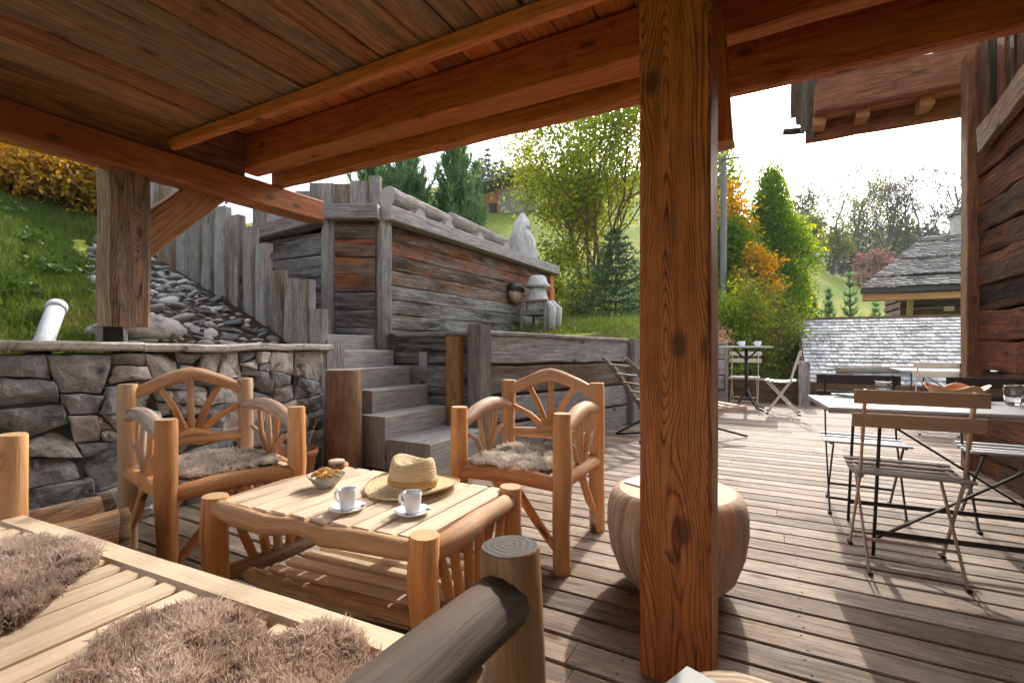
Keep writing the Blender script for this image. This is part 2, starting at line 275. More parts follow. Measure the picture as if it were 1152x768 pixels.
M['l_spruce'] = leafmat('spruce needles', [(0, (.03, .06, .03)), (.6, (.06, .11, .05)), (1, (.12, .19, .07))], .25)
M['l_far'] = leafmat('sparse far leaves', [(0, (.07, .065, .055)), (.5, (.12, .1, .085)), (.85, (.2, .16, .09)), (1, (.32, .25, .09))], .3)
M['grass'] = leafmat('grass blades', [(0, (.05, .08, .018)), (.5, (.11, .165, .032)), (.8, (.19, .23, .05)), (1, (.36, .31, .14))], .4)
M['drygrass'] = leafmat('dry stems', [(0, (.3, .25, .14)), (1, (.5, .44, .3))], .4)
# ------------------------------------------------------------------ objects and meshes
def thing(name, label, cat, loc=(0, 0, 0), rz=0.0, group=None, kind=None):
    o = bpy.data.objects.new(name, None); COL.objects.link(o)
    o.empty_display_size = .1
    o.location = loc; o.rotation_euler = (0, 0, rz)
    return tag(o, label, cat, group, kind)
def tag(o, label=None, cat=None, group=None, kind=None):
    if label: o['label'] = label
    if cat: o['category'] = cat
    if group: o['group'] = group
    if kind: o['kind'] = kind
    return o
def copy_thing(root, loc, rz, label, group=None, scale=None):
    r = root.copy(); COL.objects.link(r); r.location = loc; r.rotation_euler = (0, 0, rz)
    if scale: r.scale = (scale,) * 3
    r['label'] = label
    if group: r['group'] = group
    for ch in list(root.children):
        c = ch.copy(); COL.objects.link(c); c.parent = r
        for g in list(ch.children):
            d = g.copy(); COL.objects.link(d); d.parent = c
    return r
class MB:
    def __init__(s): s.v = []; s.f = []; s.uv = []; s.r = []; s.mi = []; s.sm = []
    def face(s, idx, uvs, r, mi=0, sm=False):
        s.f.append(tuple(idx)); s.uv.append(uvs); s.r.append(r); s.mi.append(mi); s.sm.append(sm)
    def ring_loft(s, rings, ucum, vs, r, off, mi=0, sm=True, closed=True):
        """rings: list of lists of points; ucum: u per ring vertex (n+1 if closed)"""
        base = len(s.v); n = len(rings[0])
        for rg in rings: s.v.extend([tuple(p) for p in rg])
        for i in range(len(rings) - 1):
            for j in range(n if closed else n - 1):
                k = (j + 1) % n
                a, b_, c, d = base + i * n + j, base + i * n + k, base + (i + 1) * n + k, base + (i + 1) * n + j
                s.face((a, b_, c, d), [(off[0] + ucum[j], off[1] + vs[i]), (off[0] + ucum[j + 1], off[1] + vs[i]), (off[0] + ucum[j + 1], off[1] + vs[i + 1]), (off[0] + ucum[j], off[1] + vs[i + 1])], r, mi, sm)
        return base
    def beam(s, p0, p1, w, t, up=(0, 0, 1), ch=.006, seg=1, wob=0.0, mi=0, mie=1, rnd=None, off=None, taper=1.0):
        """squared timber from p0 to p1; w across, t along 'up'; chamfered edges"""
        p0 = Vector(p0); p1 = Vector(p1); d = p1 - p0; L = d.length; d.normalize()
        up = Vector(up); sx = d.cross(up)
        if sx.length < 1e-4: sx = d.cross(Vector((1, 0, 0)))
        sx.normalize(); sy = sx.cross(d).normalized()
        ch = min(ch, w * .4, t * .4); a, b_ = w / 2, t / 2
        prof = [(-a + ch, -b_), (a - ch, -b_), (a, -b_ + ch), (a, b_ - ch), (a - ch, b_), (-a + ch, b_), (-a, b_ - ch), (-a, -b_ + ch)]
        uc = [0]
        for i in range(8):
            q = prof[(i + 1) % 8]; uc.append(uc[-1] + math.hypot(q[0] - prof[i][0], q[1] - prof[i][1]))
        r = rnd or (random.random(), random.random()); off = off or (random.uniform(0, 60), random.uniform(0, 60))
        rings = []; vs = []
        sd = random.uniform(0, 100)
        for i in range(seg + 1):
            q = i / seg; c = p0 + d * (L * q); k = 1 + (taper - 1) * q
            rg = []
            for (x, y) in prof:
                P = c + sx * x * k + sy * y * k
                if wob:
                    nz = mn.noise_vector(Vector((P.x * 3 + sd, P.y * 3, P.z * 3)) * 1.0); P = P + (sx * nz.x + sy * nz.y) * wob
                rg.append(P)
            rings.append(rg); vs.append(L * q)
        base = s.ring_loft(rings, uc, vs, r, off, mi, False)
        e = [(x, y) for x, y in prof]
        s.face([base + j for j in range(7, -1, -1)], [e[j] for j in range(7, -1, -1)], r, mie)
        lb = base + seg * 8
        s.face([lb + j for j in range(8)], e, r, mie)
    def box(s, c, size, rz=0.0, **k):
        """box by centre and size; grain along the longest side"""
        c = Vector(c); R_ = Matrix.Rotation(rz, 3, 'Z'); L = max(range(3), key=lambda i: size[i])
        ax = [Vector((1, 0, 0)), Vector((0, 1, 0)), Vector((0, 0, 1))]
        d = R_ @ ax[L]
        if L == 2: up, w, t = R_ @ ax[1], size[0], size[1]
        else: up, w, t = ax[2], size[1 - L], size[2]
        s.beam(c - d * size[L] / 2, c + d * size[L] / 2, w, t, up, **k)
    def tube(s, pts, rad, n=10, mi=0, mie=1, wob=0.0, rnd=None, caps=True, sm=True, dome=.25, closed=False):
        pts = [Vector(p) for p in pts]; m = len(pts)
        if not hasattr(rad, '__len__'): rad = [rad] * m
        r = rnd or (random.random(), random.random()); off = (random.uniform(0, 60), random.uniform(0, 60))
        if caps and dome:    # softened ends
            d0 = (pts[0] - pts[1]).normalized(); d1 = (pts[-1] - pts[-2]).normalized()
            pts = [pts[0] + d0 * rad[0] * dome * .0] + [pts[0] - d0 * rad[0] * dome] + pts[1:-1] + [pts[-1] - d1 * rad[-1] * dome] + [pts[-1]]
            rad = [rad[0] * (1 - dome * .5)] + [rad[0]] + list(rad[1:-1]) + [rad[-1]] + [rad[-1] * (1 - dome * .5)]
            m = len(pts)
        rings = []; vs = []; v = 0; ref = None; sd = random.uniform(0, 100)
        for i in range(m):
            if i == 0: d = pts[1] - pts[0]
            elif i == m - 1: d = pts[-1] - pts[-2]
            else: d = pts[i + 1] - pts[i - 1]
            d.normalize()
            if ref is None:
                ref = d.cross(Vector((0, 0, 1)))
                if ref.length < .05: ref = Vector((1, 0, 0)) - d * d.x
                ref.normalize()
            ref = (ref - d * ref.dot(d)).normalized(); bi = d.cross(ref)
            if i: v += (pts[i] - pts[i - 1]).length
            rg = []
            for j in range(n):
                a = 2 * PI * j / n; q = rad[i]
                dr = ref * math.cos(a) + bi * math.sin(a)
                if wob: q *= 1 + wob * mn.noise(pts[i] * 7 + dr * 1.3 + Vector((sd, 0, 0)))
                rg.append(pts[i] + dr * q)
            rings.append(rg); vs.append(v)
        R0 = sum(rad) / len(rad); uc = [2 * PI * R0 * j / n for j in range(n + 1)]
        base = s.ring_loft(rings, uc, vs, r, off, mi, sm)
        if caps:
            def cap(b0, c, order):
                R1 = (Vector(s.v[b0]) - c).length
                e = [(R1 * math.cos(2 * PI * j / n), R1 * math.sin(2 * PI * j / n)) for j in range(n)]
                s.face([b0 + j for j in order], [e[j] for j in order], r, mie)
            cap(base, pts[0], list(range(n - 1, -1, -1))); cap(base + (m - 1) * n, pts[-1], list(range(n)))
    def lathe(s, prof, c=(0, 0, 0), n=32, mi=0, sm=True, fn=None, rnd=None, sx=1.0, sy=1.0):
        """prof: (r, z) list"""
        c = Vector(c); rings = []; vs = []; v = 0
        for i, (r_, z) in enumerate(prof):
            if i: v += math.hypot(r_ - prof[i - 1][0], z - prof[i - 1][1])
            rg = []
            for j in range(n):
                a = 2 * PI * j / n; P = Vector((r_ * math.cos(a) * sx, r_ * math.sin(a) * sy, z))
                if fn: P = fn(P, a, i)
                rg.append(c + P)
            rings.append(rg); vs.append(v)
        rm = max(p[0] for p in prof); uc = [2 * PI * rm * j / n for j in range(n + 1)]
        r = rnd or (random.random(), random.random())
        s.ring_loft(rings, uc, vs, r, (random.uniform(0, 9), random.uniform(0, 9)), mi, sm)
    def disc(s, c, rad, z=0, n=32, mi=1, flip=False, fn=None):
        c = Vector(c); b0 = len(s.v); e = []
        for j in range(n):
            a = 2 * PI * j / n; P = Vector((rad * math.cos(a), rad * math.sin(a), z))
            if fn: P = fn(P, a, 0)
            s.v.append(tuple(c + P)); e.append((P.x, P.y))
        o = range(n - 1, -1, -1) if flip else range(n)
        s.face([b0 + j for j in o], [e[j] for j in o], (random.random(), random.random()), mi)
    def quad(s, pts, mi=0, rnd=None, uvs=None, sm=False):
        b0 = len(s.v); s.v.extend([tuple(p) for p in pts])
        s.face(range(b0, b0 + len(pts)), uvs or [(p[0], p[1]) for p in pts], rnd or (random.random(), random.random()), mi, sm)
    def build(s, name, mats, parent=None, world=False, merge=False):
        me = bpy.data.meshes.new(name)
        v = s.v
        if world and parent is not None:
            L = parent.location; v = [(p[0] - L.x, p[1] - L.y, p[2] - L.z) for p in v]
        me.from_pydata(v, [], s.f); 
        if not isinstance(mats, (list, tuple)): mats = [mats]
        for m in mats: me.materials.append(m)
        u1 = me.uv_layers.new(name='UVMap'); u2 = me.uv_layers.new(name='rnd')
        a = np.array([c for f in s.uv for c in f], dtype=np.float32).ravel()
        b_ = np.array([s.r[i] for i, f in enumerate(s.f) for _ in f], dtype=np.float32).ravel()
        u1.data.foreach_set('uv', a); u2.data.foreach_set('uv', b_)
        nm = len(mats)
        me.polygons.foreach_set('material_index', np.array([min(i, nm - 1) for i in s.mi], dtype=np.int32))
        me.polygons.foreach_set('use_smooth', np.array(s.sm, dtype=bool))
        me.update()
        o = bpy.data.objects.new(name, me); COL.objects.link(o)
        if parent is not None: o.parent = parent
        return o
def mass(name, V, Fn, R_, mats, parent=None, uv=None, mi=None, smooth=False):
    """V (N,3); Fn faces all with k corners (M,k); R_ (M,2) random pair per face"""
    V = np.asarray(V, dtype=np.float32); Fn = np.asarray(Fn, dtype=np.int32); M_, k = Fn.shape
    if parent is not None: V = V - np.array(parent.location, dtype=np.float32)
    me = bpy.data.meshes.new(name)
    me.vertices.add(len(V)); me.vertices.foreach_set('co', V.ravel())
    me.loops.add(M_ * k); me.loops.foreach_set('vertex_index', Fn.ravel())
    me.polygons.add(M_); me.polygons.foreach_set('loop_start', np.arange(0, M_ * k, k, dtype=np.int32))
    if not isinstance(mats, (list, tuple)): mats = [mats]
    for m in mats: me.materials.append(m)
    u2 = me.uv_layers.new(name='rnd'); u2.data.foreach_set('uv', np.repeat(np.asarray(R_, dtype=np.float32), k, axis=0).ravel())
    if mi is not None: me.polygons.foreach_set('material_index', np.asarray(mi, dtype=np.int32))
    if smooth: me.polygons.foreach_set('use_smooth', np.ones(M_, dtype=bool))
    me.update(calc_edges=True); me.validate()
    o = bpy.data.objects.new(name, me); COL.objects.link(o)
    if parent is not None: o.parent = parent
    return o
def unit(a): return a / np.maximum(np.linalg.norm(a, axis=1, keepdims=True), 1e-9)
def leaves(name, P, size, mats, parent=None, asp=.55, down=.0, tone=None, upbias=.0):
    """leaf quads (folded diamond) at points P"""
    P = np.asarray(P); n = len(P)
    d = unit(rng.normal(size=(n, 3)) + np.array([0, 0, -down])); q = unit(np.cross(d, rng.normal(size=(n, 3)) + np.array([0, 0, upbias])))
    s = size * rng.uniform(.6, 1.35, (n, 1))
    V = np.empty((n, 4, 3)); V[:, 0] = P; V[:, 1] = P + d * s * .5 + q * s * asp * .5; V[:, 2] = P + d * s; V[:, 3] = P + d * s * .5 - q * s * asp * .5
    R_ = np.stack([np.clip(tone if tone is not None else rng.uniform(0, 1, n), 0, 1), rng.uniform(0, 1, n)], 1)
    return mass(name, V.reshape(-1, 3), np.arange(n * 4).reshape(-1, 4), R_, mats, parent)
def blades(name, P, D, L, W, mats, parent=None, tone=None, bend=.5, segs=2, taper=1.0):
    """tapered curved blades (grass, fur) growing from P along D"""
    P = np.asarray(P, dtype=float); n = len(P); D = unit(np.asarray(D, dtype=float))
    side = unit(np.cross(D, rng.normal(size=(n, 3)))); bd = unit(rng.normal(size=(n, 3)))
    L = np.broadcast_to(np.asarray(L, dtype=float).reshape(-1, 1), (n, 1)); W = np.broadcast_to(np.asarray(W, dtype=float).reshape(-1, 1), (n, 1))
    tone = rng.uniform(0, 1, n) if tone is None else tone
    V = []
    for i in range(segs + 1):
        q = i / segs; c = P + D * L * q + bd * L * bend * q * q
        w = W * (1 - q * taper) * .5 + (0 if i == segs else W * .12)
        V += [c - side * w, c + side * w]
    V = np.stack(V, 1); k = 2 * (segs + 1); idx = np.arange(n)[:, None] * k
    Fs = []; Rs = []
    for i in range(segs):
        Fs.append(idx + np.array([2 * i, 2 * i + 1, 2 * i + 3, 2 * i + 2])); Rs.append(np.stack([np.clip(tone, 0, 1), np.full(n, i / max(1, segs - 1))], 1))
    return mass(name, V.reshape(-1, 3), np.concatenate(Fs), np.concatenate(Rs), mats, parent)

# ------------------------------------------------------------------ terrain
def sstep(a, b_, x):
    t = np.clip((x - a) / (b_ - a), 0, 1); return t * t * (3 - 2 * t)
def ground_z(x, y):
    x = np.asarray(x, dtype=float); y = np.asarray(y, dtype=float)
    dx = np.maximum(0, -3.72 - x)
    zl = 1.0 + .46 * np.minimum(dx, 6) + .3 * np.maximum(0, dx - 6)
    zb = 1.16 + .085 * np.clip(y - 5, 0, 11) + .42 * np.clip(y - 16, 0, 45) + .12 * np.clip(-x - 3.6, 0, 40)
    s = sstep(3.2, 7.5, y); z = zl * (1 - s) + zb * s
    zr = -.6 - 1.9 * sstep(10.2, 13, y) + .22 * np.clip(y - 22, 0, 58) - .06 * np.clip(y - 85, 0, 400)
    xb = np.where(y < 3.9, -3.72, -2.82 + .303 * np.minimum(y - 3.9, 6.2))
    wid = .12 + np.clip(y - 9.5, 0, 40) * .3
    t = sstep(-.5, .5, (x - xb) / np.maximum(wid, .12) * .5 - .5 + np.where(y > 9.5, .5, 0))
    z = z * (1 - t) + zr * t
    return z + .03 * np.sin(x * 2.1 + 1) * np.sin(y * 1.7) + .25 * np.sin(x * .13 + 2) * np.sin(y * .11) * np.clip((np.hypot(x, y) - 15) / 30, 0, 1)
def build_ground():
    xs = np.concatenate([[-900, -500, -300, -200, -140], np.linspace(-100, -20, 41), np.linspace(-19, -9, 26), np.arange(-8.8, -.5, .1), np.linspace(-.4, 12, 50), np.linspace(13, 70, 40), [90, 120, 170, 250, 400, 900]])
    ys = np.concatenate([[-300, -150, -80, -40, -20, -10, -6, -4, -3, -2, -1], np.arange(-.5, 11.5, .12), np.linspace(12, 30, 60), np.linspace(31, 100, 60), [110, 125, 150, 200, 300, 500, 900]])
    X_, Y_ = np.meshgrid(xs, ys); Z = ground_z(X_, Y_)
    V = np.stack([X_, Y_, Z], -1).reshape(-1, 3); nx, ny = len(xs), len(ys)
    i = np.arange(nx * ny).reshape(ny, nx); Fs = np.stack([i[:-1, :-1], i[:-1, 1:], i[1:, 1:], i[1:, :-1]], -1).reshape(-1, 4)
    m, nt, out = new_mat('meadow and soil'); b = NB(nt); oc = b.n('TexCoord').outputs['Object']
    n1 = b.noise(oc, .9, 5, .65); n2 = b.noise(oc, 9, 4, .7); n3 = b.noise(oc, .12, 3)
    g = b.ramp(n2, [(.25, (.07, .1, .016)), (.55, (.17, .22, .035)), (.8, (.28, .3, .06))])
    g = b.mix(b.math('MULTIPLY', b.step(n3, .4, .62), .7), g, (.34, .33, .07))
    g = b.mix(b.math('MULTIPLY', b.step(n1, .56, .7), .7), g, (.09, .06, .03))
    nt.links.new(b.pbsdf(g, .95, .1, b.bump(n2, .8, .06)), out.inputs[0])
    o = mass('ground', V, Fs, np.zeros((len(Fs), 2)), m, smooth=True); tag(o, kind='structure')
    return o

# ------------------------------------------------------------------ trees
def limb_chain(p, d, L, r0, r1, n=5, bend=.18, up=.1):
    pts = [Vector(p)]; rad = [r0]; d = Vector(d).normalized()
    for i in range(n):
        d = (d + Vector(rng.normal(size=3)) * bend + Vector((0, 0, up))).normalized()
        pts.append(pts[-1] + d * (L / n)); rad.append(r0 + (r1 - r0) * (i + 1) / n)
    return pts, rad, d
def tree_skeleton(base, h, r, levels=3, nb=(5, 5, 4), spread=.8, trunk_frac=.35, stems=1, lean=.15, up=.12, ratio=.55, droop=0, rmin=.0):
    mb = MB(); tips = []
    def grow(p, d, L, r0, lv):
        pts, rad, de = limb_chain(p, d, L, r0, r0 * (.35 if lv else .3), 6 if lv < 2 else 4, .13 + .04 * lv, up if lv < 2 else up - droop)
        mb.tube(pts, [max(q, rmin) for q in rad], n=(7 if lv == 0 else 5 if lv == 1 else 3), caps=False, wob=.15 if lv == 0 else 0)
        if lv >= levels - 1:
            for q in pts[1:]: tips.append(q)
            return
        for k in range(nb[lv]):
            t = trunk_frac + (1 - trunk_frac) * (k + random.random()) / nb[lv] if lv == 0 else .25 + .75 * (k + random.random()) / nb[lv]
            f = t * (len(pts) - 1); i = min(int(f), len(pts) - 2); q = pts[i].lerp(pts[i + 1], f - i)
            dd = (pts[i + 1] - pts[i]).normalized(); a = random.uniform(0, 2 * PI)
            pr = dd.cross(Vector((math.cos(a), math.sin(a), .3))).normalized()
            rr = (rad[i] + (rad[i + 1] - rad[i]) * (f - i)) * .62
            grow(q, dd * (1 - spread * .5) + pr * spread, L * ratio * random.uniform(.75, 1.15) * (1.15 - .45 * t if lv == 0 else 1), rr, lv + 1)
    for s_ in range(stems):
        a = random.uniform(0, 2 * PI); k = lean if stems > 1 else lean * .3
        b0 = Vector(base) + Vector((math.cos(a), math.sin(a), 0)) * (.12 * (stems > 1) * random.uniform(.3, 1.6))
        grow(b0, Vector((math.cos(a) * k, math.sin(a) * k, 1)), h * random.uniform(.75, 1) if stems > 1 else h, r * random.uniform(.7, 1), 0)
    return mb, np.array([tuple(t) for t in tips])
def make_tree(name, label, base, h, r, leafm, lsize, per, jit, bark='bark', group=None, cat='tree', tone_h=None, keep=1.0, crown='crown', **k):
    t = thing(name, label, cat, base, group=group)
    mb, tips = tree_skeleton(base, h, r, **k)
    mb.build('trunk', M[bark], t, world=True)
    if per:
        if keep < 1: tips = tips[rng.uniform(size=len(tips)) < keep]
        P = np.repeat(tips, per, 0) + rng.normal(size=(len(tips) * per, 3)) * jit
        tone = np.repeat(rng.normal(.5, .2, len(tips)), per) + rng.normal(0, .18, len(P))
        leaves(crown, P, lsize, M[leafm], t, tone=tone, down=.4)
    return t
def clump_crown(name, label, base, zr, prof, nclump, per, cr, leafm, lsize, cat='tree', group=None, trunk_r=.08, bark='bark', noise_amp=.25, tone_fn=None, surf=.45, part='crown', upward=False, stems=1):
    """crown of leaf clumps filling a profile radius(t) between heights; limbs reach from the trunk to the clumps"""
    t = thing(name, label, cat, base, group=group); base = Vector(base); mb = MB()
    for s_ in range(stems):
        o = Vector((random.uniform(-1, 1), random.uniform(-1, 1), 0)) * (.25 if stems > 1 else 0)
        pts, rad, _ = limb_chain(base + o * .4, Vector((o.x, o.y, 1 if stems == 1 else .9)), (zr[1] - base.z) * (.92 if stems == 1 else .8), trunk_r, trunk_r * .2, 7, .05 if stems == 1 else .1, .1)
        mb.tube(pts, rad, n=7, caps=False, wob=.2)
    C = []; T = []
    k = 0
    while k < nclump:
        q = random.random(); z = zr[0] + (zr[1] - zr[0]) * q; a = random.uniform(0, 2 * PI)
        R0 = prof(q) * (1 + noise_amp * 2 * mn.noise(Vector((math.cos(a) * 1.4 + base.x, math.sin(a) * 1.4, z * .9))))
        if random.random() > (prof(q) / max(prof(x / 20) for x in range(21))) ** 1.0 + .08: continue
        rr = R0 * (random.random() ** surf); C.append((base.x + rr * math.cos(a), base.y + rr * math.sin(a), z)); T.append(tone_fn(q, a, rr / max(R0, .01)) if tone_fn else random.gauss(.5, .22)); k += 1
    C = np.array(C); T = np.array(T)
    for c in C[::max(1, nclump // 70)]:
        c = Vector(c); i = random.uniform(.1, .8); zz = base.z + (c.z - base.z) * (.45 if upward else .75)
        s0 = Vector((base.x, base.y, zz)); md = s0.lerp(c, .5) + Vector((0, 0, -.1 if not upward else -.25))
        mb.tube([s0, md, c], [trunk_r * .3, trunk_r * .18, trunk_r * .06], n=4, caps=False)
    mb.build('trunk', M[bark], t, world=True)
    P = np.repeat(C, per, 0) + rng.normal(size=(len(C) * per, 3)) * np.array([cr, cr, cr * (1.5 if upward else .75)])
    leaves(part, P, lsize, M[leafm], t, tone=np.repeat(T, per) + rng.normal(0, .14, len(P)), down=-.8 if upward else .25)
    return t
def conifer(name, label, base, h, R_, leafm, needle=.1, width=.016, tiers=16, per=9, dens=34, cat='conifer', group=None, upturn=.5, open_=1.0, shoots=False):
    t = thing(name, label, cat, base, group=group); base = Vector(base); mb = MB()
    mb.tube([base, base + Vector((.02, .01, h * .5)), base + Vector((0, 0, h))], [max(.02, h * .014), h * .009, .006], n=6, caps=False)
    P = []; D = []
    for i in range(tiers):
        q = (i + .3) / tiers; z = h * (.05 + .93 * q); L0 = R_ * (1 - q) ** .8 + .06
        for j in range(per):
            a = 2 * PI * j / per + i * .7 + random.uniform(-.3, .3); L = L0 * random.uniform(.6, 1.1)
            d = Vector((math.cos(a), math.sin(a), upturn * random.uniform(.1, 1) - .1))
            pts, rad, _ = limb_chain(base + Vector((0, 0, z)), d, L, .012 * h / 3, .003, 4, .1, upturn * .35)
            mb.tube(pts, rad, n=3, caps=False)
            n = int(dens * L / .5 * open_) + 4
            for _ in range(n):
                f = random.uniform(.15, 1) * 4; k = min(int(f), 3); p = pts[k].lerp(pts[k + 1], f - k); dd = (pts[k + 1] - pts[k]).normalized()
                if not shoots and random.random() < .6: p = p + Vector(rng.normal(size=3)) * L * .09
                P.append(p); D.append(dd * .9 + Vector(rng.normal(size=3)) * .6 + Vector((0, 0, .35 if shoots else -.1)))
    mb.build('trunk', M['bark'], t, world=True)
    P = np.array([tuple(p) for p in P]); D = np.array([tuple(p) for p in D])
    tone = rng.uniform(0, 1, len(P)); blades('foliage', P, D, needle * rng.uniform(.6, 1.3, len(P)), width, M[leafm], t, tone=tone, bend=.2, segs=1)
    return t
# ================================================================== SETTING
build_ground()
# ---- deck: boards along x
def wall_x(y): return -2.46 + .303 * (y - 3.9)
def build_deck():
    mb = MB(); P_ = .1463; k = 0; y = -3.2
    while y < 9.9:
        yc = y + P_ / 2
        x0 = -3.42 if yc < 3.2 else (-2.85 if yc < 3.95 else wall_x(yc) - .05); x1 = 1.53 if yc < 5.55 else 3.6
        if yc < -.6: x0 = -2.6
        cuts = [x0]; c = x0 + random.uniform(1.4, 3.6)
        while c < x1 - .9: cuts.append(c); c += random.uniform(2.6, 3.8)
        cuts.append(x1)
        for a, b_ in zip(cuts[:-1], cuts[1:]):
            mb.beam((a + .0015, yc, -.016 + random.uniform(-.001, .001)), (b_ - .0015, yc, -.016 + random.uniform(-.001, .001)), P_ - .0105, .032, ch=.005, seg=1, mie=0)
        y += P_
    o = mb.build('deck', M['deck']); tag(o, kind='structure')
    sc = MB()
    for k in range(90):
        yy = -3.2 + P_ * k
        for x in np.arange(-3.2, 3.5, .55):
            for dy in (.03, .115):
                if yy + dy > 9.8 or yy < .4 or (yy > 3.2 and x < wall_x(yy) + .1): continue
                c = (x + random.uniform(-.012, .012), yy + dy + random.uniform(-.006, .006)); b0 = len(sc.v); r0 = .0045
                sc.v.extend([(c[0] + r0 * math.cos(a), c[1] + r0 * math.sin(a), .0012) for a in (0, 1.05, 2.09, 3.14, 4.19, 5.24)]); sc.face(range(b0, b0 + 6), [(0, 0)] * 6, (0, 0))
    o3 = sc.build('deck_screws', M['screw']); tag(o3, kind='structure')
    j = MB()
    for x in np.arange(-3.2, 3.5, .55): j.box((x, 3.2, -.075), (.05, 13.2, .08))
    o2 = j.build('deck_joists', M['bark']); tag(o2, kind='structure')
build_deck()

# ================================================================== CANOPY
canopy = thing('timber_canopy', 'orange-brown timber porch roof over the garden seats, carried by a thick squared post', 'porch roof', (-.27, 1.655, 0))
mb = MB(); mb.beam((-.27, 1.655, 0), (-.27, 1.655, 2.6), .214, .21, up=(0, 1, 0), ch=.01, seg=14, wob=.004, off=(20.02, 7.3)); mb.build('post', [M['timber'], M['beam_end']], canopy, True)
mb = MB(); mb.beam((-3.49, 1.47, 1.16), (-3.49, 1.47, 2.1), .22, .21, up=(0, 1, 0), ch=.025, seg=12, wob=.016); mb.build('post', [M['oldpost'], M['beam_end']], canopy, True)
mb = MB(); mb.box((-3.55, 1.42, 1.115), (.1, .1, .09)); mb.build('post_foot', M['metal_dark'], canopy, True)
mb = MB(); mb.tube([(-3.42, 1.45, 1.05), (-3.42, 1.45, 1.17)], .011, n=8); mb.build('foot_rod', M['metal_grey'], canopy, True)
mb = MB(); mb.beam((-3.39, -2.6, 2.178), (-3.39, 2.8, 2.165), .18, .172, ch=.012, seg=20, wob=.006); mb.build('side_beam', [M['beam'], M['beam_end']], canopy, True)
for (x0, x1, y, zb, zt, w) in ((-3.46, -.25, 2.245, 2.33, 2.56, .17), (-.25, 3.2, 2.22, 2.325, 2.56, .085), (-3.36, -.25, 2.41, 2.255, 2.5, .085), (-.25, 3.2, 2.465, 2.21, 2.5, .065)):
    mb = MB(); mb.beam((x0, y, (zb + zt) / 2), (x1, y, (zb + zt) / 2), w, zt - zb, ch=.01, seg=18, wob=.006); mb.build('cross_beam', [M['beam'], M['beam_end']], canopy, True)
mb = MB(); p0 = atx(150, 276, -3.47); p1 = atx(246, 205.5, -3.47); mb.beam(p0, p1, .11, .21, up=(0, 0, 1), ch=.012, seg=8, wob=.006); mb.build('brace', [M['brace'], M['beam_end']], canopy, True)
mb = MB(); mb.beam((-.18, 2.09, 1.84), (-.205, 2.09, 2.56), .085, .11, up=(0, 1, 0), ch=.006, seg=6, wob=.004, taper=.5); mb.build('hanging_strut', [M['beam'], M['beam_end']], canopy, True)
mb = MB(); x = -3.36
while x < 3.1:
    w = random.choice((.13, .16, .19, .23)); mb.beam((x + w / 2, -2.6, 2.35 + random.uniform(0, .012)), (x + w / 2, 1.66, 2.35 + random.uniform(0, .008)), w - .009, .03, ch=.006, seg=24, wob=.008, mie=0); x += w
mb.build('ceiling', M['ceil'], canopy, True)
mb = MB(); x = -3.5
while x < 3.1:
    w = random.choice((.14, .17, .2)); mb.beam((x + w / 2, 1.5, 2.585), (x + w / 2, 2.72, 2.585 + random.uniform(0, .006)), w - .006, .03, ch=.004, mie=0); x += w
mb.build('roof_boards', M['beam'], canopy, True)
mb = MB(); mb.beam((-3.3, 1.645, 2.297), (3.1, 1.645, 2.297), .045, .065, ch=.006, seg=14, wob=.003); mb.build('trim', [M['beam'], M['beam_end']], canopy, True)
mb = MB(); mb.box((-3.4, -.2, 2.43), (.1, 4.7, .33)); mb.build('wall_plate', [M['ceil'], M['ceil_edge']], canopy, True)
mb = MB(); mb.box((-.1, 1.68, 2.46), (6.4, .03, .22)); mb.build('riser_board', M['beam'], canopy, True)
mb = MB()
for i in range(46):
    x = random.uniform(-3.1, 1.5); y = random.choice((1.9, 2.05, 2.355, 2.5)) + random.uniform(-.05, .05); mb.tube([(x, y, 2.572), (x + random.uniform(-.006, .006), y, 2.572 - random.uniform(.025, .05))], .0016, n=5, caps=False)
mb.build('roof_nails', M['metal_grey'], canopy, True)
mb = MB(); mb.box((-.1, 0, 2.66), (6.8, 5.6, .05)); mb.build('roof_deck', M['ceil'], canopy, True)

# ================================================================== LOG HOUSE on the right
house = thing('log_house', 'dark brown log house beside the deck with a roof eave above its corner', 'house', (1.7, 5.4, 0))
mb = MB(); z = -.05
while z < 3.5:
    h = random.uniform(.19, .25); yy = -2.6
    mb.beam((1.6 + random.uniform(-.012, .012), yy, z + h / 2), (1.6 + random.uniform(-.012, .012), 5.36, z + h / 2), .2, h - .005, ch=.012, seg=90, wob=.024); z += h
mb.build('log_wall', [M['log'], M['beam_end']], house, True)
mb = MB(); mb.box((1.66, 1.4, 1.7), (.1, 7.9, 3.5)); mb.build('wall_core', M['black'], house, True)
mb = MB(); mb.box((1.5, 5.45, 1.75), (.15, .16, 3.5), seg=16, wob=.006); mb.build('corner_post', [M['eave'], M['beam_end']], house, True)
mb = MB(); mb.beam(atx(1104, 158, 1.45), atx(1170, 75, 1.45), .06, .2, up=(0, 0, 1), seg=10, wob=.012); mb.build('wall_brace', [M['oldpost'], M['beam_end']], house, True)
mb = MB()
for i in range(9): mb.box((1.478 + random.uniform(-.008, .008), 5.25 - i * .15, 3.1), (.03, .14, .8), seg=4, wob=.006)
mb.build('gable_boards', [M['log'], M['beam_end']], house, True)
mb = MB(); z = 0
while z < 3.5: mb.beam((2.05, 5.65, z + .12), (2.05, 6.2, z + .12), .2, .23, ch=.05, seg=20, wob=.02); z += .24
mb.build('rear_wall', [M['log'], M['beam_end']], house, True)
ev = MB(); ev.beam((.36, 5.72, 3.53), (2.6, 5.72, 3.53), .12, .34, ch=.015, seg=10, wob=.01); eo = ev.build('eave_beam', [M['eave'], M['beam_end']], house, True)
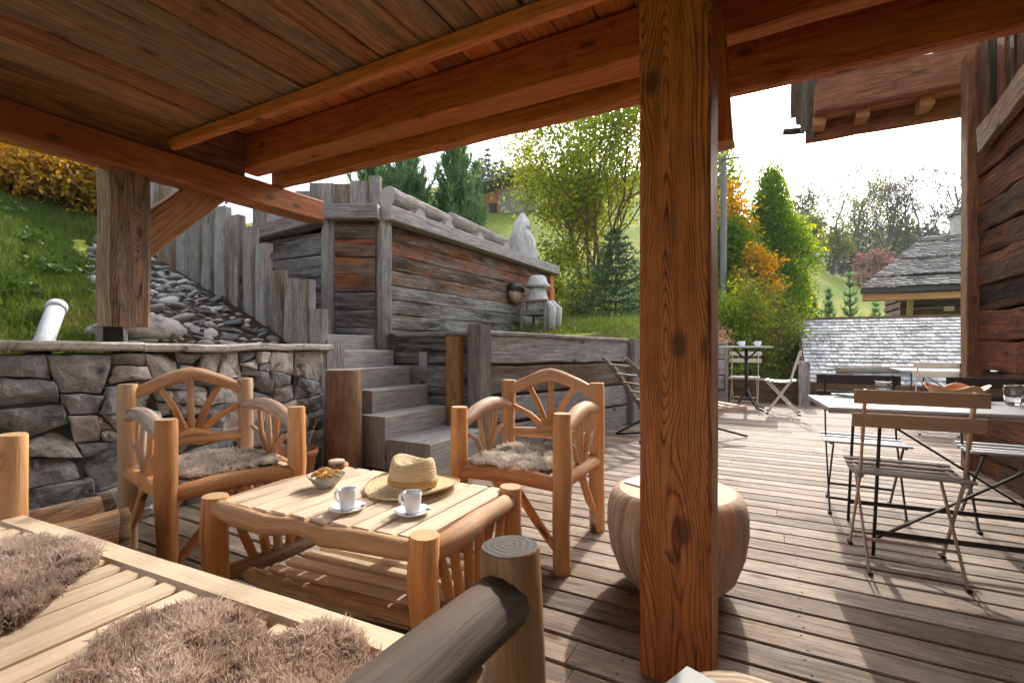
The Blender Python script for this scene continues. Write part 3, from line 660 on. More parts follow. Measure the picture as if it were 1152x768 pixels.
ev = MB(); ev.beam((.3, 6.05, 3.345), (2.6, 6.05, 3.345), .09, .27, ch=.012, seg=10, wob=.008); ev.build('eave_beam', [M['eave'], M['beam_end']], house, True)
for px in (921, 969, 1040):
    ev = MB(); q = aty(px, 146, 5.9); ev.box((q.x, 5.9, 3.33), (.11, .22, .1)); ev.build('eave_block', [M['brace'], M['beam_end']], house, True)
ev = MB(); ev.beam((.38, 5.88, 3.41), (2.6, 5.88, 3.41), .24, .025, ch=.003); ev.build('soffit', [M['brace'], M['brace']], house, True)
ev = MB()
for i, (x, w) in enumerate(((.345, .07), (.29, .07), (.235, .06), (.185, .05))): ev.beam((x, 5.68, 3.8), (x, 6.08, 3.3 + .09 * i), w, .24 - .02 * i, up=(0, .5, 1), ch=.006, seg=3, wob=.01)
ev.build('barge_board', [M['shingle_dark'], M['ceil_edge']], house, True)
ev = MB()
for j in range(12):
    for i in range(3): ev.beam((.17 + j * .21, 5.6 + i * .2, 3.76 + i * .1), (.17 + j * .21, 5.9 + i * .2, 3.93 + i * .1), .2, .025, ch=.003)
ev.build('roof_shingles', M['shingle_dark'], house, True)
ev = MB(); ev.tube([(.09, 6.12, 3.4), (.3, 6.14, 3.38)], .035, n=10); ev.build('gutter', M['metal_dark'], house, True)

# ================================================================== STONE WALL (left)
def rubble(y0, y1, z0, z1):
    """irregular stones: convex polygons split from the wall face; returns 2-D polygons (y, z)"""
    out = []
    def area(p): return abs(sum(p[i][0] * p[(i + 1) % len(p)][1] - p[(i + 1) % len(p)][0] * p[i][1] for i in range(len(p)))) / 2
    def split(p, lim):
        A = area(p); ys = [q[0] for q in p]; zs = [q[1] for q in p]; w = max(ys) - min(ys); h = max(zs) - min(zs)
        if A < lim and w < .6 and h < .32 and w / h < 3.0 and h / w < 1.25: out.append(p); return
        if w > h * 1.25: a = PI / 2 + random.gauss(0, .28)
        else: a = random.gauss(0, .17)
        t = random.uniform(.33, .67); c = (min(ys) + w * t, min(zs) + h * t); n = (-math.sin(a), math.cos(a))
        sd = [(q[0] - c[0]) * n[0] + (q[1] - c[1]) * n[1] for q in p]; P1 = []; P2 = []
        for i in range(len(p)):
            j = (i + 1) % len(p); (P1 if sd[i] >= 0 else P2).append(p[i])
            if sd[i] * sd[j] < 0:
                f = sd[i] / (sd[i] - sd[j]); m = (p[i][0] + (p[j][0] - p[i][0]) * f, p[i][1] + (p[j][1] - p[i][1]) * f); P1.append(m); P2.append(m)
        if len(P1) < 3 or len(P2) < 3: out.append(p); return
        for q in (P1, P2): split(q, random.choice((.006, .012, .022, .04, .06, .09, .12)))
    split([(y0, z0), (y1, z0), (y1, z1), (y0, z1)], .08)
    return out
def stone_mesh(mb, poly, to3, depth, gap=.004):
    n0 = len(poly); c = (sum(p[0] for p in poly) / n0, sum(p[1] for p in poly) / n0)
    # round corners, then inset
    P = poly
    dense = []
    for i in range(len(P)):
        a, b_ = P[i], P[(i + 1) % len(P)]; L = math.hypot(b_[0] - a[0], b_[1] - a[1]); k = max(2, int(L / .028))
        for j in range(k): dense.append((a[0] + (b_[0] - a[0]) * j / k, a[1] + (b_[1] - a[1]) * j / k))
    for _ in range(0):
        dense = [((dense[i - 1][0] + 2 * dense[i][0] + dense[(i + 1) % len(dense)][0]) / 4, (dense[i - 1][1] + 2 * dense[i][1] + dense[(i + 1) % len(dense)][1]) / 4) for i in range(len(dense))]
    R0 = sum(math.hypot(p[0] - c[0], p[1] - c[1]) for p in dense) / len(dense); sd = random.uniform(0, 99)
    tilt = (random.gauss(0, .16), random.gauss(0, .16)); D0 = depth * random.uniform(.55, 1.15); r = (random.random(), random.random())
    PL = [(random.gauss(0, 1.0), random.gauss(0, 1.6), random.uniform(.0, .35)) for _ in range(4)]
    rings = []
    for s_, dz in ((1.0, -.03), (1.0, .62), (.985, .86), (.94, .96), (.8, 1.0), (.62, 1.02), (.45, 1.03), (.28, 1.04), (.12, 1.05)):
        rg = []
        for p in dense:
            v = (p[0] - c[0], p[1] - c[1]); L = math.hypot(*v); k = max(0, (L - gap) / max(L, 1e-6)) * s_
            y, z = c[0] + v[0] * k, c[1] + v[1] * k
            nz = mn.fractal(Vector((y * 6 + sd, z * 6, sd)), 1.0, 2.0, 4); e = .024 * nz * (1 if s_ < 1 else .2)
            y += .011 * mn.noise(Vector((y * 15, z * 15, sd))); z += .011 * mn.noise(Vector((z * 15, y * 15, sd + 5)))
            rg.append(to3(y, z, max(-.03, D0 * dz + e + (v[0] * tilt[0] + v[1] * tilt[1]) * k * (dz > .5) + (D0 * min(0, min(c_ + a_ * v[0] * k / R0 * .5 + b2 * v[1] * k / R0 * .5 for a_, b2, c_ in PL)) * .75 if dz > .5 else 0))))
        rings.append(rg)
    m = len(dense); base = mb.ring_loft(rings, [0] * (m + 1), [0] * len(rings), r, (0, 0), 0, False)
    lb = base + (len(rings) - 1) * m; mb.face([lb + j for j in range(m)], [(0, 0)] * m, r, 0, True)
wall = thing('stone_wall', 'low dark rubble stone wall with flat pale coping behind the left armchair', 'stone wall', (-3.55, 1.2, 0))
mb = MB(); mb.box((-3.572, 1.06, .5), (.36, 3.55, 1.0)); mb.build('mortar', M['mortar'], wall, True)
mb = MB()
for p in rubble(-.7, 2.85, 0.0, 1.0): stone_mesh(mb, p, lambda y, z, d: Vector((-3.39 + d, y, z)), .055)
for p in rubble(-3.76, -3.4, 0, 1.0): stone_mesh(mb, [(q[0], q[1]) for q in p][::-1], lambda x, z, d: Vector((x, 2.835 + d, z)), .05)
mb.build('masonry', M['stone'], wall, True)
mb = MB(); y = -.7
while y < 2.85:
    L = min(random.uniform(.7, 1.25), 2.92 - y); z = 1.035 + .012 * (1.5 - y) / 2
    mb.beam((-3.53, y + .003, z), (-3.53, y + L - .003, z), .44, .052, ch=.012, seg=14, wob=.016, mie=0); y += L
mb.build('coping', M['cap'], wall, True)

# ================================================================== STEPS
steps = thing('timber_steps', 'grey timber block steps climbing between the stone wall and the retaining wall', 'steps', (-2.8, 3.4, 0))
ST = [(-2.31, .29, 2.955, 3.72, .46), (-2.75, .47, 2.935, 3.80, .3), (-2.99, .66, 3.04, 3.79, .28), (-3.2, .84, 3.06, 3.775, .28), (-3.41, 1.0, 3.05, 3.765, .3), (-3.63, 1.15, 3.03, 3.74, .34), (-3.93, 1.31, 2.98, 3.43, .34), (-4.22, 1.47, 2.97, 3.42, .34), (-4.52, 1.63, 2.96, 3.41, .34), (-4.82, 1.79, 2.97, 3.42, .36)]
for i, (xf, zt, y0, y1, dp) in enumerate(ST):
    mb = MB(); zb = max(-.01, zt - .42)
    mb.beam((xf - dp / 2, y0, (zt + zb) / 2), (xf - dp / 2, y1, (zt + zb) / 2), dp, zt - zb, ch=.008, seg=6, wob=.004); mb.build('step', [M['step'], M['step']], steps, True)
t = thing('round_post', 'stout brown log post at the foot of the timber steps', 'post', (-3.03, 2.77, 0))
mb = MB(); mb.tube([(-3.03, 2.77, 0), (-3.03, 2.77, .3), (-3.03, 2.77, .6), (-3.03, 2.77, .855)], [.148, .145, .142, .14], n=20, wob=.07, dome=.06); mb.build('shaft', [M['brownpost'], M['greyend']], t, True)
t = thing('square_post', 'grey squared post at the end of the stone wall', 'post', (-3.44, 3.0, 0))
mb = MB(); mb.box((-3.47, 2.985, .545), (.22, .2, 1.09), seg=6, wob=.006); mb.build('shaft', [M['grey'], M['greyend']], t, True)

# ================================================================== RETAINING WALL
rw = thing('retaining_wall', 'grey plank retaining wall with squared posts holding back the upper terrace', 'retaining wall', (-2.46, 3.9, 0))
U = Vector((.66, 2.18, 0)).normalized(); NRM = Vector((U.y, -U.x, 0))
W0 = Vector((-2.46, 3.9, 0))
def wz(t): return 1.17 - .062 * min(t, 2.6) / 2.6 - .03 * max(0, t - 2.6) / 3.1
for (ta, tb) in ((.06, 2.52), (2.7, 5.72)):
    hs = [.3, .27, .29, .3]; z = -.03; mb = MB()
    for k, h in enumerate(hs):
        a = W0 + U * ta + NRM * random.uniform(-.012, .012); b_ = W0 + U * tb + NRM * random.uniform(-.012, .012)
        za, zb = z * wz(ta) / 1.12, z * wz(tb) / 1.12; hh = h * wz((ta + tb) / 2) / 1.15
        mb.beam(a + Vector((0, 0, za + hh / 2)), b_ + Vector((0, 0, zb + hh / 2)), .09, hh - .014, ch=.016, seg=16, wob=.014); z += h
    mb.build('planks', [M['grey'], M['greyend']], rw, True)
    mb = MB(); mb.beam(W0 + U * (ta - .02) + Vector((0, 0, wz(ta) + .0)) - NRM * .06, W0 + U * (tb + .01) + Vector((0, 0, wz(tb))) - NRM * .06, .26, .045, ch=.01, seg=12, wob=.008); mb.build('cap_board', [M['grey'], M['greyend']], rw, True)
for (t_, w, top, off_) in ((0, .17, 1.245, 0), (2.61, .15, 1.13, .05), (5.76, .13, 1.08, 0)):
    mb = MB(); q = W0 + U * t_ + NRM * off_; mb.beam(q + Vector((0, 0, -.02)), q + Vector((0, 0, top)), w, w, up=tuple(U), ch=.014, seg=8, wob=.01); mb.build('post', [M['grey'], M['greyend']], rw, True)
for (ta, tb) in ((0, 2.6), (2.6, 5.75)):
    mb = MB(); q0 = W0 + U * ta - NRM * .075; q1 = W0 + U * tb - NRM * .075; mb.beam(q0 + Vector((0, 0, .53)), q1 + Vector((0, 0, .5)), .05, 1.08, ch=.004); mb.build('backing', [M['bark'], M['greyend']], rw, True)
mb = MB(); z = -.02
for h in (.3, .28, .3, .28): mb.beam((-2.56, 3.885, z + h / 2), (-3.75, 3.84, z + h / 2), .09, h - .012, ch=.014, seg=8, wob=.012); z += h
mb.build('return_planks', [M['planter_grey'], M['greyend']], rw, True)
mb = MB(); mb.beam((-2.54, 3.9, 1.165), (-3.6, 3.86, 1.15), .2, .045, ch=.01, seg=6, wob=.006); mb.build('cap_board', [M['grey'], M['greyend']], rw, True)
mb = MB(); mb.beam((-2.68, 3.8, -.02), (-2.68, 3.8, 1.135), .15, .1, up=(0, 1, 0), ch=.016, seg=8, wob=.01); mb.build('post', [M['brownpost'], M['greyend']], rw, True)
mb = MB(); mb.box((-3.06, 3.815, .9), (.1, .04, .16), seg=1); mb.build('step_lamp', M['metal_grey'], rw, True)
# ================================================================== RAISED PLANTER
pl = thing('raised_planter', 'tall raised planter of sun-burnt and grey logs with a thick grey rim', 'planter', (-4.2, 5.5, 1.1))
C1, C2, C3, C4 = Vector((-3.55, 3.77, 0)), Vector((-3.55, 8.05, 0)), Vector((-4.04, 3.5, 0)), Vector((-5.3, 3.5, 0))
def logwall(name, a, b_, z0, z1, n, mats, split=99, top=None):
    h = (z1 - z0) / n; mb = MB()
    for i in range(n):
        if i == split: mb.build(name, mats, pl, True); mb = MB(); mats = top
        mb.beam(a + Vector((0, 0, z0 + h * (i + .5))), b_ + Vector((0, 0, z0 + h * (i + .5))), .12, h - .004, ch=.007, seg=max(6, int((b_ - a).length / .1)), wob=.01)
    mb.build(name, mats, pl, True)
logwall('log_wall', C1 + Vector((-.07, .06, 0)), C2 + Vector((-.07, -.06, 0)), 1.05, 2.32, 8, [M['planter_grey'], M['greyend']], 4, [M['planter_red'], M['greyend']])
logwall('log_wall', C1 + Vector((-.1, .0, 0)), C3 + Vector((.03, .07, 0)), 1.05, 2.32, 7, [M['planter_grey'], M['greyend']], 3, [M['planter_red'], M['greyend']])
logwall('log_wall', C3 + Vector((-.05, .08, 0)), C4 + Vector((0, .08, 0)), 1.05, 2.24, 5, [M['planter_grey'], M['greyend']])
for q, w in ((C1, .13), (C2, .12), (C3, .13)):
    mb = MB(); mb.beam(q + Vector((-.03, .03, 1.0)), q + Vector((-.03, .03, 2.33)), w, w, up=(.3, 1, 0), ch=.014, seg=8, wob=.008); mb.build('corner_post', [M['grey'] if q is not C2 else M['beam'], M['greyend']], pl, True)
for a, b_ in ((C1 + Vector((0, -.02, 0)), C2 + Vector((0, .12, 0))), (C3 + Vector((-.02, 0, 0)), C1 + Vector((-.02, -.02, 0))), (C4 + Vector((0, 0, -.12)), C3 + Vector((-.04, 0, -.02)))):
    mb = MB(); dx = (b_ - a).normalized(); nn = Vector((dx.y, -dx.x, 0)); a = a + nn * .02 + Vector((0, 0, 2.405)); b_ = b_ + nn * .02 + Vector((0, 0, 2.405))
    mb.beam(a, b_, .2, .15, ch=.008, seg=14, wob=.003); mb.build('rim', [M['grey'], M['greyend']], pl, True)
mb = MB(); mb.quad([(-5.3, 3.6, 2.4), (-4.06, 3.6, 2.4), (-3.63, 3.83, 2.4), (-3.63, 8.0, 2.4), (-5.3, 8.0, 2.4)]); mb.build('soil', M['soil'], pl, True)
# ================================================================== PALISADES
fe = thing('palisade_fence', 'row of upright grey stakes stepping down the slope beside the timber steps', 'fence', (-4.4, 2.87, 1.2))
PX = [(172, 188, 197), (188, 200, 212), (200, 214, 214), (214, 229, 228), (229, 243, 232), (243, 260, 234), (260, 276, 243), (275, 290, 256), (290, 306, 275), (306.5, 323, 305), (322, 336, 314), (336.5, 353, 315), (351, 369, 348)]
for (a, b_, top) in PX:
    p = atx(1, 1, -1); r = ray((a + b_) / 2); yy = 2.88; d = yy / r[1]; w = (b_ - a) / FOC * d * 1.13; x = r[0] * d
    zt = EYE - (top - YH) / FOC * d; zb = float(ground_z(x, yy - .1)) - .25; mb = MB()
    mb.beam((x, yy + random.uniform(-.015, .015), zb), (x + random.uniform(-.01, .01), yy, zt), w - .006, .09, up=(0, 1, 0), ch=.012, seg=8, wob=.012); mb.build('stake', [M['grey'], M['greyend']], fe, True)
for x in np.arange(-6.3, -7.6, -.14):
    mb = MB(); zb = float(ground_z(x, 2.8)); mb.beam((x, 2.9, zb - .2), (x, 2.9, zb + .75 + random.uniform(-.06, .06)), .13, .09, up=(0, 1, 0), ch=.012, seg=4, wob=.012); mb.build('stake', [M['grey'], M['greyend']], fe, True)
fe2 = thing('palisade_fence', 'row of short upright grey stakes rising above the rim of the raised planter', 'fence', (-4.6, 4.2, 2.3))
for (a, b_, top) in [(286, 302, 236), (302, 318, 234), (318, 334, 224), (334, 350, 216), (350, 364, 207), (363, 376, 207), (376, 396, 208), (396, 417, 205), (417, 428, 199)]:
    r = ray((a + b_) / 2); q = (a - 286) / 142; d = 6.0 - .5 * q; w = (b_ - a) / FOC * d * 1.1; mb = MB(); zt = EYE - (top - YH) / FOC * d
    mb.beam((r[0] * d, r[1] * d, 2.2), (r[0] * d, r[1] * d, zt), w * 1.05 - .006, .08, up=(.45, -.9, 0), ch=.012, seg=6, wob=.01); mb.build('stake', [M['grey'], M['greyend']], fe2, True)
# ---- log seats and carvings on the planter
def on_planter(px): r = ray(px); d = -3.78 / r[0]; return r[1] * d
def log_bench(y0, y1, label, rad, zc, tilt=0):
    t = thing('log_bench', label, 'log bench', (-3.85, (y0 + y1) / 2, 2.48), group='split-log benches on the planter')
    mb = MB(); L = y1 - y0; mb.tube([(-3.83, y0 + L * k / 12, zc + .1 - tilt * k / 12) for k in range(13)], [rad * (1.04 - .014 * k) for k in range(13)], n=22, wob=.1, dome=.04); mb.build('seat_log', [M['greylog'], M['greyend']], t, True)
    for f in (.3, .8):
        mb = MB(); mb.tube([(-3.98, y0 + L * f, 2.41 + .13), (-3.62, y0 + L * f, 2.41 + .13)], [.095, .095], n=12, wob=.1, dome=.1); mb.build('stub_leg', [M['greylog'], M['greyend']], t, True)
ya, yb, yc_, yd = on_planter(432), on_planter(506), on_planter(512), on_planter(574)
log_bench(ya + .1, yb, 'smooth grey log bench lying nearest the planter corner', .115, 2.62, .03)
log_bench(yc_ - .05, yd - .1, 'rougher pale-topped log bench on the planter next to the hooded carving', .12, 2.61, .04)
q = atx(588, 262, -3.75); t = thing('hooded_carving', 'white weathered carving of a pointed hooded figure standing on the planter rim', 'carving', (q.x, q.y, 2.45))
def hood(P, a, i):
    k = P.z; P = Vector((P.x * (1 + .12 * math.sin(5 * a + k * 9)), P.y * (1 + .12 * math.sin(5 * a + k * 9)), P.z)); P.y += -.1 * max(0, k - .35) + .05 * math.sin(k * 9); return P
mb = MB(); mb.lathe([(.2, 0), (.23, .06), (.235, .2), (.215, .38), (.17, .5), (.13, .57), (.14, .63), (.12, .7), (.075, .78), (.03, .85), (0, .87)], (q.x, q.y, 2.43), 18, fn=hood); mb.build('cloak', M['carved'], t, True)
mb = MB(); mb.tube([(q.x + .07, q.y - .1, 3.05), (q.x + .18, q.y - .02, 3.02)], [.035, .018], n=8, wob=.1); mb.build('snout', M['carved'], t, True)
# seated carving on a rough chair, on the terrace
sx, sy = -3.22, 6.85; sz = float(ground_z(sx, sy)); sz = 1.27
t = thing('stick_chair', 'rough grey stick chair on the terrace carrying a seated carving', 'chair', (sx, sy, sz))
for (dx, dy, h) in ((.2, -.22, .44), (.2, .22, .44), (-.2, -.22, .44), (-.2, .22, .5)):
    mb = MB(); mb.tube([(sx + dx, sy + dy, sz - .15), (sx + dx, sy + dy, sz + h)], .026, n=8, wob=.1); mb.build('leg', [M['greylog'], M['greyend']], t, True)
mb = MB(); mb.box((sx, sy, sz + .26), (.42, .46, .04)); mb.build('seat', M['greylog'], t, True)
for s_ in (-1, 1):
    mb = MB(); mb.box((sx, sy + s_ * .22, sz + .455), (.5, .07, .03)); mb.build('armrest', [M['greylog'], M['greyend']], t, True)
mb = MB(); mb.tube([(sx + .2, sy - .2, sz + .03), (sx + .2, sy + .2, sz + .24)], .018, n=6); mb.tube([(sx + .2, sy + .2, sz + .03), (sx + .2, sy - .2, sz + .24)], .018, n=6); mb.build('cross_brace', [M['greylog'], M['greyend']], t, True)
t = thing('seated_carving', 'bleached wooden carving of a hatted figure sitting on the stick chair', 'carving', (sx, sy, sz + .28))
mb = MB()
mb.lathe([(0, .27), (.17, .27), (.2, .34), (.19, .46), (.15, .58), (.13, .66), (.1, .7), (0, .71)], (sx - .03, sy, sz), 16, fn=lambda P, a, i: Vector((P.x * .85 * (1 + .08 * math.sin(4 * a + P.z * 11)), P.y * (1.05 + .06 * math.sin(5 * a)), P.z)))
for s_ in (-1, 1): mb.tube([(sx - .02, sy + s_ * .1, sz + .36), (sx + .18, sy + s_ * .11, sz + .4), (sx + .25, sy + s_ * .11, sz + .34), (sx + .25, sy + s_ * .12, sz + .02)], [.09, .085, .08, .06], n=10, wob=.15)
mb.build('body', M['carved'], t, True)
mb = MB(); mb.lathe([(0, .68), (.19, .68), (.2, .71), (.15, .76), (.13, .84), (.1, .86), (0, .865)], (sx - .03, sy, sz), 14); mb.build('hat', M['carved'], t, True)
q = atx(581, 332, -3.5); t = thing('wall_carving', 'round reddish wooden carving with a black top on the planter wall', 'carving', (q.x, q.y, q.z))
mb = MB(); mb.lathe([(0, -.13), (.1, -.11), (.15, -.02), (.14, .05), (.1, .1)], tuple(q), 16, sy=1.5, sx=.45); mb.build('face', M['trough'], t, True)
mb = MB(); mb.lathe([(.16, .05), (.165, .1), (.13, .17), (0, .2)], tuple(q), 16, sy=1.4, sx=.5); mb.build('cap', M['black'], t, True)
# ---- slope: pebbles, boulders, pipe
pm = []
for k in range(6):
    mb = MB(); sd = random.uniform(0, 99)
    mb.lathe([(.0, -.6), (.55, -.5), (.9, -.2), (1, 0), (.9, .25), (.55, .5), (0, .6)], (0, 0, 0), 12, fn=lambda P, a, i: P * (1 + .25 * mn.noise(P * 1.2 + Vector((sd, 0, 0)))), rnd=(k / 5, random.random()))
    me = mb.build('river_stone', M['pebble']); pm.append(me)
def bed():
    V = []; Fs = []; n = 40
    for i in range(n + 1):
        q = i / n; x = -3.68 - q * 2.9; w = .98 * max(0, 1 - q) ** .7 + .36
        for k in range(9):
            y = 2.86 - w * k / 8; V.append((x, y + (.05 * math.sin(x * 9) if k == 8 else 0), float(ground_z(x, y)) + (.012 if k < 8 else -.02)))
    for i in range(n):
        for k in range(8): a = i * 9 + k; Fs.append((a, a + 1, a + 10, a + 9))
    o = mass('stone_bed', V, Fs, np.zeros((len(Fs), 2)), M['soil'], smooth=True); tag(o, kind='structure')
bed()
PB = []
tries = 0
while len(PB) < 290 and tries < 14000:
    tries += 1
    q = random.random() ** 1.5; x = -3.72 - q * 2.6; w = .95 * (1 - q) ** .7 + .3; y = 2.76 - random.random() * w
    r_ = random.choice((.026, .032, .038, .045, .055, .066))
    if y > 2.8 - r_ : continue
    if any((x - a) ** 2 + (y - b_) ** 2 < (.72 * (r_ + c)) ** 2 for a, b_, c in PB): continue
    PB.append((x, y, r_))
for i, (x, y, r_) in enumerate(PB):
    o = pm[i] if i < 6 else pm[i % 6].copy()
    if i >= 6: COL.objects.link(o)
    o.location = (x, y, float(ground_z(x, y)) + r_ * .22); o.rotation_euler = (random.uniform(-.3, .3), -.35 + random.uniform(-.3, .3), random.uniform(0, 6.28)); s_ = r_
    o.scale = (s_ * random.uniform(.9, 1.5), s_, s_ * random.uniform(.7, 1.0)); tag(o, 'rounded grey river stone in the strip beside the stake fence', 'stone', 'river stones below the stake fence')
for (x, y, s3, lab) in ((-4.0, 1.78, (.2, .3, .12), 'grey boulder on the bank behind the hewn canopy post'), (-4.0, .78, (.2, .22, .17), 'brown boulder on the grass bank left of the white pipe')):
    mb = MB(); sd = random.uniform(0, 99)
    mb.lathe([(0, -1), (.6, -.8), (.95, -.3), (1, .1), (.8, .6), (.45, .85), (0, .95)], (0, 0, 0), 22, fn=lambda P, a, i: Vector((P.x * s3[0], P.y * s3[1], P.z * s3[2])) * (1 + .3 * mn.fractal(P * 1.1 + Vector((sd, 0, 0)), 1, 2, 3)))
    o = mb.build('boulder', M['rock']); o.location = (x, y, float(ground_z(x, y)) + .03); tag(o, lab, 'boulder')
t = thing('drain_pipe', 'white plastic pipe end sticking out of the grass bank', 'pipe', tuple(atd(50, 378, 2.85)))
mb = MB(); a, b_ = atd(49, 384, 2.9), atd(64, 345, 3.25); mb.tube([a - (b_ - a) * .5, a, b_], .05, n=18, caps=True, dome=0); mb.build('pipe', [M['pvc'], M['black']], t, True)
mb = MB(); d = (b_ - a).normalized(); mb.tube([b_ - d * .07, b_ + d * .004], .058, n=18, caps=True, dome=0); mb.build('socket', [M['pvc'], M['pvc']], t, True)
# ================================================================== RUSTIC POLE FURNITURE
def arc(a, b_, rise, n=6, side=Vector((0, 0, 1)), sag=0):
    a = Vector(a); b_ = Vector(b_); side = Vector(side)
    return [a.lerp(b_, i / n) + side * rise * math.sin(PI * i / n) for i in range(n + 1)]
def one(fn, name, mats, parent):
    mb = MB(); fn(mb); return mb.build(name, mats, parent)
PM = [M['pole'], M['pole_end']]
def rustic_seat(name, label, cat, loc, rz, W, Dp, hf=.73, hb=.83, sz=.42, group=None, rpost=.043, slats=False, right=None, rise=.06, nback=5):
    t = thing(name, label, cat, loc, rz, group)
    x, y = W / 2, Dp / 2
    for sx_ in (-1, 1):
        mats = right if (right and sx_ < 0) else None
        r_ = rpost * (1.3 if mats else 1)
        one(lambda m: m.tube([(sx_ * x, -y, 0), (sx_ * x * .985, -y, .2), (sx_ * x * 1.01, -y, .45), (sx_ * x, -y, hf - (.05 if mats else 0))], [r_, r_ * .93, r_ * 1.05, r_ * .97], 16, wob=.07, dome=.12), 'leg', mats[:2] if mats else PM, t)
        one(lambda m: m.tube([(sx_ * x * 1.01, y, 0), (sx_ * x, y, .35), (sx_ * x * 1.02, y, .6), (sx_ * x, y * 1.02, hb)], [rpost, rpost, rpost * .93, rpost * .97], 14, wob=.08, dome=.12), 'leg', PM, t)
        # side rail, arm with its fan of sticks
        one(lambda m: m.tube([(sx_ * x, -y * .98, sz - .01), (sx_ * (x + .01), 0, sz), (sx_ * x, y, sz - .02)], [.033, .036, .03], 12, wob=.14), 'side_rail', PM, t)
        am = right[2:] if mats else [M['pole_pale'], M['pole_end']]
        za = hf - (.14 if mats else .1)
        arm = one(lambda m: m.tube(arc((sx_ * x, -y * .97, za), (sx_ * x, y, hf - (.1 if mats else .05)), .055 if not mats else .015, 8), [.03, .033, .036, .038, .038, .036, .034, .031, .028] if not mats else [.052, .05, .049, .048, .047, .046, .045, .044, .042], 14, wob=.1 if not mats else .05, dome=.4), 'armrest', am, t)
        for k, q in enumerate((-.75, -.35, .05, .42, .75)[:5 if not mats else 4]):
            zt = za + .055 * math.sin(PI * (q + 1) / 2) + .02
            one(lambda m: m.tube([(sx_ * x, y * .06 * q - .02, sz + .015), (sx_ * x + random.uniform(-.012, .012), y * q * .62, sz + (zt - sz) * .5), (sx_ * x, y * q * .92, zt - (.1 if abs(q) > .7 else 0))], [.017, .015, .013], 8, wob=.12), 'spoke', PM if k % 2 else [M['pole_pale'], M['pole_end']], arm)
    one(lambda m: m.tube(arc((-x, -y, sz - (.04 if slats else .015)), (x, -y, sz - (.04 if slats else .02)), 0 if slats else .02, 7), [.033, .037, .039, .04, .039, .038, .036, .033], 14, wob=.1), 'front_rail', PM, t)
    one(lambda m: m.tube([(-x, y, sz - .03), (0, y, sz - .02), (x, y, sz - .03)], .033, 10, wob=.12), 'back_rail', PM, t)
    one(lambda m: m.tube([(-x, y, sz + .1), (0, y + .01, sz + .11), (x, y, sz + .1)], [.028, .032, .028], 10, wob=.14), 'lower_back_rail', PM, t)
    top = one(lambda m: m.tube([Vector((-x, y * 1.01, hb - .067)).lerp(Vector((x, y * 1.01, hb - .067)), i / 10) + Vector((0, 0, (rise + .05) * (1 - abs(i / 5 - 1) ** 1.35))) for i in range(11)], [.028, .031, .034, .036, .037, .037, .036, .035, .034, .031, .028], 14, wob=.12, dome=.3), 'top_rail', [M['pole_pale'], M['pole_end']], t)
    for k in range(nback):
        a = PI * (.12 + .76 * k / (nback - 1)); ex = math.cos(a) * x * .95; ez = hb - .07 + (rise + .05) * (1 - abs(2 * ex / W) ** 1.35) - .015
        if abs(ex) > x * .85: ez -= .09
        one(lambda m: m.tube([(ex * .12, y, sz + .13), (ex * .55, y + random.uniform(-.01, .01), sz + .13 + (ez - sz - .13) * (.56 + .1 * math.cos(a) ** 2)), (ex, y * 1.01, ez)], [.021, .018, .016], 9, wob=.12), 'spoke', PM, top)
    one(lambda m: m.tube(arc((-x * .3, y - .01, sz + .125), (x * .3, y - .01, sz + .125), .025, 4), [.016, .022, .024, .022, .016], 9, wob=.1), 'fan_foot', PM, t)
    for sx_ in (-1, 1):
        one(lambda m: m.tube([(sx_ * .02, -y, sz - .03), (sx_ * x * .5, -y, sz * .55), (sx_ * x * .97, -y, .08)], [.02, .021, .018], 9, wob=.12), 'leg_brace', PM, t)
        one(lambda m: m.tube([(sx_ * x, 0, sz - .03), (sx_ * x, y * .5, sz * .5), (sx_ * x, y * .97, .1)], [.02, .021, .018], 9, wob=.12), 'leg_brace', PM, t)
    def seat(m):
        if slats:
            n = int(W / .086)
            for i in range(n):
                xx = -x + .045 + (W - .09) * (i + .5) / n
                m.beam((xx, -y + .05, sz + .002 + random.uniform(-.002, .002)), (xx + random.uniform(-.004, .004), y, sz + .002), .069, .026, ch=.008, seg=6, wob=.003)
        else:
            n = int(W / .07)
            for i in range(n):
                xx = -x + W * (i + .5) / n; m.beam((xx, -y + .02, sz + .006), (xx, y, sz + .006), .05, .024, ch=.008, seg=2)
    one(seat, 'seat', [M['slat'], M['slat']], t)
    if slats: one(lambda m: m.beam((-x + .03, -y + .012, sz + .003), (x - .03, -y + .012, sz + .003), .085, .04, ch=.012, seg=14, wob=.004), 'seat_edge', [M['slat'], M['slat']], t)
    return t
rustic_seat('rustic_armchair', 'peeled-pole armchair by the stone wall with a dark-edged sheepskin on its seat', 'armchair', (-2.53, 1.45, 0), math.radians(78), .56, .655, hf=.735, hb=.85, group='pole armchairs round the coffee table')
rustic_seat('rustic_armchair', 'peeled-pole armchair in front of the grey retaining wall with a cream sheepskin on its seat', 'armchair', (-1.148, 2.345, 0), math.radians(2.5), .555, .57, hf=.735, hb=.835, group='pole armchairs round the coffee table')
rustic_seat('rustic_sofa', 'slatted pole sofa in the foreground with a dark weathered right arm', 'sofa', (-1.375, .33, 0), PI + math.radians(3.2), 1.95, .78, hf=.735, hb=.82, slats=True, right=[M['post_dark'], M['post_end'], M['arm_dark'], M['post_end']], sz=.425)
